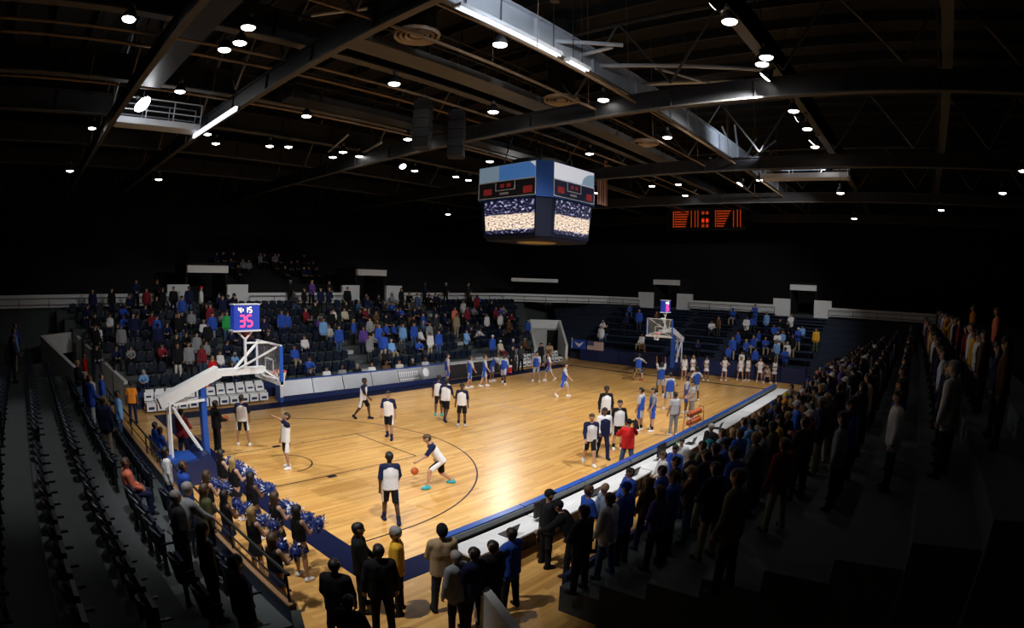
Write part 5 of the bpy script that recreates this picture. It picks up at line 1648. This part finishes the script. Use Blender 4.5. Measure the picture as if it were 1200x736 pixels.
# ------------------------------------------------------------------ spectators
STAND_WORD = {'far': 'far side stand', 'end': 'end bleachers', 'right': 'stand behind press tables', 'left': 'seats behind near hoop', 'upper': 'upper terrace', 'conc': 'far concourse rail', 'floor': 'floor behind press tables', 'bench': 'floor behind silver board'}
DONE = []
TOPN = {'royal': 'royal blue', 'sky': 'pale blue', 'lightgrey': 'pale grey', 'offwhite': 'off-white', 'steel': 'slate blue'}
POSEN = {'stand': 'standing', 'stand_wide': 'standing', 'hips': 'hands-on-hips', 'crossed': 'arms-folded', 'front_hands': 'standing', 'clap': 'clapping', 'photo': 'camera-raising', 'sit': 'seated', 'sit_lean': 'forward-leaning seated', 'sit_clap': 'seated clapping', 'lean_fwd': 'stooping', 'stroll': 'walking'}
def spectator(pos, hd, pose, top, bottom, style, hcol, skin, where, row=None, h=1.74, woman=None):
    woman = (style == 'long') if woman is None else woman
    o = put('person', crowd_mesh(pose, style, woman), None, pos, hd, h / 1.80)
    hm = HAIR.get(hcol) or F(hcol)
    dress(o, [SKIN[skin], hm, F(top), F(bottom), F('charcoal' if skin % 2 else 'black'), M_EYE])
    hw = {'cap': '%s cap', 'beanie': '%s knit hat', 'long': 'long %s hair', 'short': '%s hair', 'bald': 'cropped %s hair'}[style] % TOPN.get(hcol, hcol)
    lab = '%s spectator, %s top, %s, %s' % (POSEN[pose], TOPN.get(top, top), hw, ('%s row of %s' % (ORD[row], STAND_WORD[where])) if row is not None else STAND_WORD[where])
    if lab in USED_LABELS:
        lab = lab.replace(' top,', ' top, %s trousers,' % TOPN.get(bottom, bottom))
    if len(lab.split()) > 16:
        lab = lab.replace(' spectator,', ' fan,').replace(' trousers', '')
    if len(lab.split()) > 16:
        lab = lab.replace('forward-leaning seated', 'stooping seated').replace(' of stand behind', ' behind').replace('royal blue', 'blue').replace(' hair,', ',')
    tag(o, lab, 'person', 'spectators, ' + STAND_WORD[where])
    DONE.append(np.array(pos, float))
    return o
def free(pos, d=0.5):
    return all(np.linalg.norm(q[:2] - pos[:2]) > d for q in DONE)
def row_pos(stand, k, u, f=0.5):
    d = row_d(stand, k, f)
    return np.array((u, d, row_z(k)) if STANDS[stand]['ax'] == 1 else (d, u, row_z(k)))
def find_row(px, stand, hh):
    best = None
    S = STANDS[stand]
    for k in range(NROW):
        p = hit(px, S['ax'], row_d(stand, k, 0.5))
        e = abs(p[2] - row_z(k) - hh)
        if best is None or e < best[0]:
            best = (e, k, p)
    e, k, p = best
    return k, p[0 if S['ax'] == 1 else 1]
SITH = 1.24
def at(px, stand, pose, top, bottom='black', style='short', hcol='dark', skin=0, h=1.76, turn=0.0):
    hh = (SITH if pose.startswith('sit') else 1.66) * h / 1.8
    if stand in ('floor', 'bench'):
        p = G(px, hh + (0.0 if stand == 'floor' else 0.0))
        return spectator(p, {'floor': math.pi / 2, 'bench': -math.pi / 2}[stand] + turn, pose, top, bottom, style, hcol, skin, stand, None, h)
    k, u = find_row(px, stand, hh)
    p = row_pos(stand, k, u, 0.62 if pose.startswith('sit') else 0.4)
    return spectator(p, STANDS[stand]['hd'] + turn, pose, top, bottom, style, hcol, skin, stand, k, h)
# spectators that the photograph lets one pick out: right stand
spectator(row_pos('right', 6, 2.9, 0.4), math.pi / 2 - 0.5, 'stand', 'white', 'black', 'short', 'grey', 0, 'right', 6, 1.88)
at((959, 459), 'right', 'stand', 'white', 'charcoal', 'cap', 'navy', 1, 1.8)
at((990, 437), 'right', 'stand', 'sky', 'denim', 'cap', 'white', 0, 1.8)
at((939, 447), 'right', 'lean_fwd', 'tan', 'brown', 'short', 'brown', 0)
at((944, 456), 'right', 'stand', 'navy', 'black', 'cap', 'white', 0, 1.7)
at((896, 470), 'right', 'stand', 'yellow', 'black', 'short', 'brown', 0, 1.7)
at((878, 468), 'right', 'stand_wide', 'royal', 'denim', 'short', 'dark', 1)
at((852, 494), 'right', 'front_hands', 'steel', 'denim', 'short', 'brown', 0, 1.82)
at((834, 500), 'floor', 'stand', 'black', 'black', 'short', 'grey', 0, 1.82, 1.2)
at((836, 516), 'right', 'stand', 'navy', 'black', 'beanie', 'teal', 0, 1.72)
at((815, 524), 'right', 'front_hands', 'charcoal', 'black', 'short', 'grey', 0, 1.72)
at((799, 517), 'floor', 'stand', 'white', 'black', 'short', 'dark', 0, 1.7, 2.0)
at((792, 525), 'floor', 'stand_wide', 'royal', 'black', 'short', 'dark', 1, 1.78, 1.4)
at((778, 533), 'floor', 'front_hands', 'white', 'navy', 'short', 'brown', 1, 1.66, 0.8)
at((739, 553), 'floor', 'front_hands', 'royal', 'black', 'short', 'dark', 1, 1.80, 1.0)
at((741, 567), 'right', 'stand', 'royal', 'black', 'cap', 'royal', 1, 1.8)
at((674, 590), 'floor', 'lean_fwd', 'black', 'black', 'cap', 'black', 1, 1.8, 0.4)
at((870, 590), 'right', 'stand_wide', 'olive', 'black', 'short', 'brown', 1, 1.86)
at((690, 608), 'right', 'front_hands', 'charcoal', 'black', 'bald', 'dark', 2, 1.78)
at((535, 652), 'floor', 'stand', 'grey', 'black', 'short', 'grey', 0, 1.70)
at((556, 648), 'floor', 'front_hands', 'navy', 'black', 'short', 'dark', 1, 1.74)
at((578, 640), 'floor', 'stand', 'black', 'black', 'short', 'dark', 1, 1.74)
at((600, 625), 'floor', 'front_hands', 'royal', 'black', 'bald', 'dark', 2, 1.76)
at((926, 442), 'right', 'stand', 'orange', 'black', 'cap', 'yellow', 0, 1.7)
at((911, 448), 'right', 'stand', 'royal', 'black', 'cap', 'royal', 1, 1.7)
at((961, 430), 'right', 'stand', 'maroon', 'black', 'cap', 'pink', 0, 1.75)
at((957, 388), 'end', 'stand', 'gold', 'olive', 'short', 'brown', 0, 1.75)
at((1143, 360), 'right', 'stand', 'orange', 'black', 'short', 'dark', 1, 1.8)
at((1173, 350), 'right', 'stand', 'coral', 'black', 'short', 'brown', 1, 1.8)
at((1118, 375), 'right', 'clap', 'gold', 'black', 'short', 'dark', 1, 1.8)
at((1098, 380), 'right', 'stand', 'brown', 'black', 'long', 'brown', 1, 1.7)
# far side
at((265, 366), 'far', 'stand', 'green', 'denim', 'short', 'brown', 0, 1.8)
at((248, 372), 'far', 'stand', 'royal', 'grey', 'short', 'dark', 0, 1.75)
at((235, 335), 'far', 'stand', 'white', 'black', 'cap', 'red', 0, 1.8, 1.2)
at((221, 336), 'far', 'stand', 'navy', 'denim', 'short', 'dark', 2, 1.8)
at((220, 398), 'far', 'stand', 'grey', 'black', 'bald', 'brown', 1, 1.85)
at((207, 398), 'far', 'stand', 'black', 'offwhite', 'short', 'dark', 1, 1.85)
at((236, 410), 'far', 'stand', 'maroon', 'denim', 'long', 'brown', 2, 1.7)
at((248, 417), 'far', 'stand', 'red', 'denim', 'long', 'blond', 0, 1.68)
at((259, 420), 'far', 'sit', 'white', 'denim', 'long', 'brown', 0, 1.7)
at((273, 420), 'far', 'sit', 'black', 'navy', 'short', 'brown', 0, 1.7)
at((346, 403), 'far', 'sit', 'royal', 'khaki', 'short', 'brown', 1, 1.75)
at((361, 423), 'far', 'sit_lean', 'royal', 'denim', 'short', 'brown', 0, 1.75)
at((396, 388), 'far', 'stand', 'royal', 'denim', 'short', 'brown', 0, 1.85)
at((387, 385), 'far', 'sit', 'offwhite', 'denim', 'short', 'brown', 0, 1.75)
at((443, 378), 'far', 'stand', 'royal', 'navy', 'short', 'dark', 0, 1.85)
at((460, 400), 'far', 'sit', 'sky', 'khaki', 'short', 'grey', 0, 1.78)
at((453, 408), 'far', 'sit', 'black', 'black', 'short', 'grey', 0, 1.78)
at((484, 378), 'far', 'stand', 'royal', 'denim', 'short', 'dark', 0, 1.85)
at((471, 376), 'far', 'stand', 'sky', 'denim', 'short', 'brown', 0, 1.8)
at((502, 382), 'far', 'stand', 'grey', 'khaki', 'short', 'dark', 1, 1.8)
at((513, 386), 'far', 'stand', 'royal', 'denim', 'short', 'dark', 0, 1.8)
at((532, 360), 'far', 'stand', 'coral', 'khaki', 'short', 'dark', 1, 1.8)
at((542, 352), 'far', 'stand', 'offwhite', 'black', 'short', 'dark', 1, 1.8)
at((534, 372), 'far', 'stand', 'khaki', 'khaki', 'short', 'dark', 1, 1.8)
at((378, 370), 'far', 'stand', 'sky', 'black', 'short', 'dark', 1, 1.8)
at((405, 366), 'far', 'sit', 'cream', 'black', 'short', 'brown', 0, 1.75)
at((329, 368), 'far', 'stand', 'royal', 'navy', 'short', 'brown', 1, 1.8)
at((336, 369), 'far', 'stand', 'royal', 'navy', 'long', 'brown', 1, 1.7)
at((576, 392), 'far', 'stand', 'royal', 'navy', 'cap', 'white', 0, 1.8)
at((588, 398), 'far', 'sit', 'cream', 'maroon', 'cap', 'white', 0, 1.75)
at((603, 400), 'far', 'sit', 'navy', 'grey', 'cap', 'white', 0, 1.75)
at((358, 398), 'far', 'sit', 'white', 'navy', 'short', 'brown', 0, 1.7)
# row seated right behind the silver board
for i in range(9):
    x = 8.3 + i * 1.0
    spectator((x, 17.44, 0.0), -math.pi / 2 + RNG.uniform(-0.12, 0.12), 'sit', ['black', 'white', 'grey', 'black', 'white', 'brown', 'offwhite', 'black', 'lightgrey'][i], 'black', 'short', ['brown', 'dark', 'brown', 'grey'][i % 4], i % 3, 'bench', None, 1.8)
    pc = put('press_chair', None, None, (x, 17.44, 0))
    tag(pc, 'black press chair behind the silver board, %s from the white chairs' % ORD[i], 'chair', 'press chairs')
    part(MB().box((-0.22, -0.22, 0.38), (0.22, 0.2, 0.41)), 'seat', M_BLACK, pc)
    part(MB().box((-0.22, 0.2, 0.45), (0.22, 0.23, 0.85)), 'backrest', M_BLACK, pc)
    for sx in (-1, 1):
        for sy in (-0.2, 0.21):
            part(MB().box((sx * 0.2 - 0.012, sy - 0.012, 0.003), (sx * 0.2 + 0.012, sy + 0.012, 0.45)), 'leg', M_STEEL_D, pc)
# near end
at((103, 466), 'left', 'front_hands', 'royal', 'lightgrey', 'short', 'brown', 1, 1.85, 0.3)
at((116, 455), 'left', 'stand', 'navy', 'khaki', 'bald', 'brown', 1, 1.8, 0.8)
at((98, 458), 'left', 'stand', 'black', 'charcoal', 'short', 'grey', 0, 1.75)
at((133, 443), 'left', 'stand', 'sky', 'denim', 'short', 'dark', 2, 1.8)
at((200, 602), 'left', 'lean_fwd', 'grey', 'black', 'short', 'grey', 0, 1.8, 0.4)
at((196, 562), 'left', 'stand', 'charcoal', 'black', 'short', 'grey', 0, 1.7)
at((233, 570), 'left', 'stand', 'olive', 'black', 'long', 'brown', 0, 1.68)
at((207, 528), 'left', 'stand', 'royal', 'black', 'short', 'brown', 1, 1.74)
at((190, 540), 'left', 'stand', 'white', 'navy', 'long', 'dark', 1, 1.64)
at((152, 528), 'left', 'sit', 'coral', 'navy', 'short', 'brown', 1, 1.7)
at((115, 425), 'left', 'stand', 'royal', 'navy', 'short', 'dark', 0, 1.75)
at((97, 422), 'left', 'stand', 'red', 'navy', 'short', 'dark', 0, 1.75)
at((262, 628), 'left', 'stand', 'navy', 'black', 'short', 'dark', 0, 1.7)
at((225, 590), 'left', 'stand', 'black', 'black', 'long', 'brown', 1, 1.66)
spectator((-2.42, -1.95, 0), 0.7, 'stand_wide', 'black', 'black', 'short', 'dark', 1, 'left', None, 1.8)
spectator((-2.85, -2.95, 0), 0.5, 'front_hands', 'black', 'black', 'short', 'dark', 1, 'left', None, 1.76)
for i, px in enumerate(((166, 510), (178, 507))):
    p = G((166, 510), 1.2); p[0] = -2.2; p[1] += 0.72 * i + 0.3
    spectator(p, 0.1, 'sit', 'royal', 'navy', 'short', 'dark', 2, 'left', None, 1.75)
    cb = tag(put('folding_chair', None, None, p), 'blue folding chair at the baseline, %s from the hoop base' % ORD[i], 'chair', 'baseline folding chairs')
    part(MB().box((-0.2, -0.22, 0.38), (0.22, 0.22, 0.41)), 'seat', M_BLUEP, cb)
    part(MB().box((-0.24, -0.22, 0.45), (-0.2, 0.22, 0.88)), 'backrest', M_BLUEP, cb)
    for sx in (-0.2, 0.2):
        for sy in (-0.2, 0.2):
            part(MB().box((sx - 0.012, sy - 0.012, 0.003), (sx + 0.012, sy + 0.012, 0.45)), 'leg', M_STEEL_D, cb)
# ---- the rest of the crowd, row by row
DARKTOP = ['black', 'black', 'black', 'charcoal', 'charcoal', 'navy', 'navy', 'navy', 'royal', 'royal', 'royal', 'grey', 'brown', 'white', 'maroon', 'denim', 'olive', 'purple', 'sky']
def rand_one(stand, k, u, pose=None, tops=DARKTOP, h=None):
    pose = pose or RNG.choice(['stand', 'stand_wide', 'front_hands', 'clap', 'crossed', 'hips'])
    p = row_pos(stand, k, u, (0.60 if stand == 'end' else 0.62) if pose.startswith('sit') else (0.22 if stand == 'end' else 0.42))
    if not free(p, 0.5):
        return False
    style = RNG.choice(['short', 'short', 'short', 'long', 'long', 'cap', 'bald'])
    hc = RNG.choice(['dark', 'dark', 'brown', 'brown', 'grey', 'blond']) if style != 'cap' else RNG.choice(['navy', 'royal', 'white', 'black'])
    spectator(p, STANDS[stand]['hd'] + RNG.uniform(-0.5, 0.5), pose, RNG.choice(tops), RNG.choice(['black', 'navy', 'denim', 'charcoal', 'khaki']), style, hc, RNG.choice([0, 0, 0, 1, 1, 2, 3]), stand, k, h or (1.66 if style == 'long' else RNG.uniform(1.7, 1.85)))
    return True
def count():
    return sum(1 for o in bpy.data.objects if o.name.split('.')[0] == 'person')
QUOTA = {'right': 84, 'far': 44, 'band': 26, 'end': 14, 'left': 4}
# band in blue and white on the end bleachers
n = 0
for k in range(0, 8):
    for i in range(5):
        u = 4.6 - i * 1.05 - RNG.uniform(0, 0.3) - 0.05 * k
        if n < QUOTA['band'] and RNG.random() < 0.86:
            n += rand_one('end', k, u, RNG.choice(['stand', 'front_hands', 'clap', 'sit', 'sit_clap']), ['royal', 'royal', 'white', 'royal', 'sky', 'black'])
n = 0
while n < QUOTA['end']:
    k, u = RNG.randrange(0, 7), RNG.choice([RNG.uniform(10.5, 17.3), RNG.uniform(10.5, 17.3), RNG.uniform(6.2, 9.4)])
    n += rand_one('end', k, u, RNG.choice(['sit', 'sit_lean', 'sit_clap', 'stand']), ['black', 'navy', 'white', 'brown', 'royal', 'white'])
n = 0
while n < QUOTA['right']:
    k = RNG.choice([0, 0, 0, 0, 1, 1, 1, 2, 2, 3])
    u = RNG.choice([RNG.uniform(2.0, 12), RNG.uniform(2.0, 30)])
    n += rand_one('right', k, u)
n = 0
while n < QUOTA['far']:
    k = RNG.choice([0, 1, 1, 2, 2, 3, 3, 4, 4, 5, 6, 7])
    u = RNG.choice([RNG.uniform(-1.5, 7), RNG.uniform(11, 22), RNG.uniform(13, 22), RNG.uniform(22, 29)])
    n += rand_one('far', k, u, RNG.choice(['sit', 'sit', 'sit_lean', 'sit_clap', 'stand', 'stand', 'front_hands']))
n = 0
while n < QUOTA['left']:
    k, u = RNG.randrange(0, 6), RNG.uniform(9, 18)
    n += rand_one('left', k, u)
# people leaning on the concourse rail
for i, (x, tp) in enumerate(((0.6, 'navy'), (2.0, 'black'), (11.5, 'black'), (13.2, 'purple'), (14.6, 'black'), (23.5, 'navy'), (25.8, 'black'), (28.4, 'charcoal'))):
    spectator((x, 25.98, row_z(8)), -math.pi / 2 + 0.2 * (i % 3), 'front_hands', tp, 'black', ['short', 'long'][i % 2], ['dark', 'brown', 'grey', 'blond'][i % 4], i % 3, 'far', 8, 1.76)
# remaining, hardly visible people of the packed rows: one joined mass
mass = MB()
def mass_one(stand, k, u, pose, style, cols):
    me = crowd_mesh(pose, style, style == 'long', 0.045)
    p = row_pos(stand, k, u, 0.62 if pose.startswith('sit') else 0.42) if stand != 'upper' else np.array((u, 31.4 + 0.9 * k, 5.6 + 0.5 * k))
    if stand != 'upper' and not free(p, 0.5):
        return
    DONE.append(p)
    hd = (STANDS[stand]['hd'] if stand != 'upper' else -math.pi / 2) + RNG.uniform(-0.4, 0.4)
    c, s = math.cos(hd), math.sin(hd)
    f_ = RNG.uniform(0.93, 1.02)
    mi = [0, 1, cols[0], cols[1], 2, 2]
    o = len(mass.v)
    for v in me.vertices:
        x, y, z = v.co
        mass.v.append((p[0] + f_ * (x * c - y * s), p[1] + f_ * (x * s + y * c), p[2] + f_ * z))
    for q in me.polygons:
        mass.f.append(tuple(i + o for i in q.vertices))
        mass.m.append(mi[q.material_index])
for _ in range(220):
    k = RNG.choice([2, 3, 4, 5, 6, 7])
    mass_one('far', k, RNG.choice([RNG.uniform(-3, 8), RNG.uniform(11, 30)]), RNG.choice(['sit', 'stand', 'sit_lean']), RNG.choice(['short', 'long']), (RNG.choice([2, 2, 2, 3, 3, 3, 4, 5, 6, 8]), RNG.choice([2, 3])))
for _ in range(480):
    mass_one('right', RNG.choice([1, 2, 2, 3, 3, 4, 4, 5, 6, 7]), RNG.uniform(3, 34), 'stand', RNG.choice(['short', 'long']), (RNG.choice([2, 2, 3, 4, 5, 6, 7, 8, 9]), RNG.choice([2, 3])))
for _ in range(26):
    mass_one('upper', RNG.randrange(0, 3), RNG.uniform(8, 17), 'sit', 'short', (RNG.choice([2, 2, 3, 3, 5]), 2))
tag(mass.build('crowd', [SKIN[0], HAIR['dark'], F('black'), F('navy'), F('royal'), F('grey'), F('white'), F('brown'), F('maroon'), F('gold')], smooth=True), 'dim mass of further spectators packed in the upper rows', 'crowd', kind='stuff')
# ------------------------------------------------------------------ empty seats
def occupied(p):
    return any(np.linalg.norm(q[:2] - np.array(p)[:2]) < 0.36 for q in DONE)
nF = 0
for k, i, u in SEATS_L:
    p = row_pos('left', k, u, 0.55)
    if occupied(p):
        continue
    seat('left', k, i, u, k < 5)
nL = sum(1 for o in bpy.data.objects if o.name.split('.')[0] == 'stadium_seat')
for k, i, u in SEATS_F:
    p = row_pos('far', k, u, 0.55)
    if k < 3 and nL + nF < 300:
        if not occupied(p):
            seat('far', k, i, u, False)
            nF += 1
    elif not occupied(p):
        bank_seat('far', k, u)
tag(bank.build('seat_bank', M_SEAT), 'massed navy seats in the upper rows of the far side stand', 'seats', kind='stuff')
print('PEOPLE', count(), 'SEATS', nL, nF)
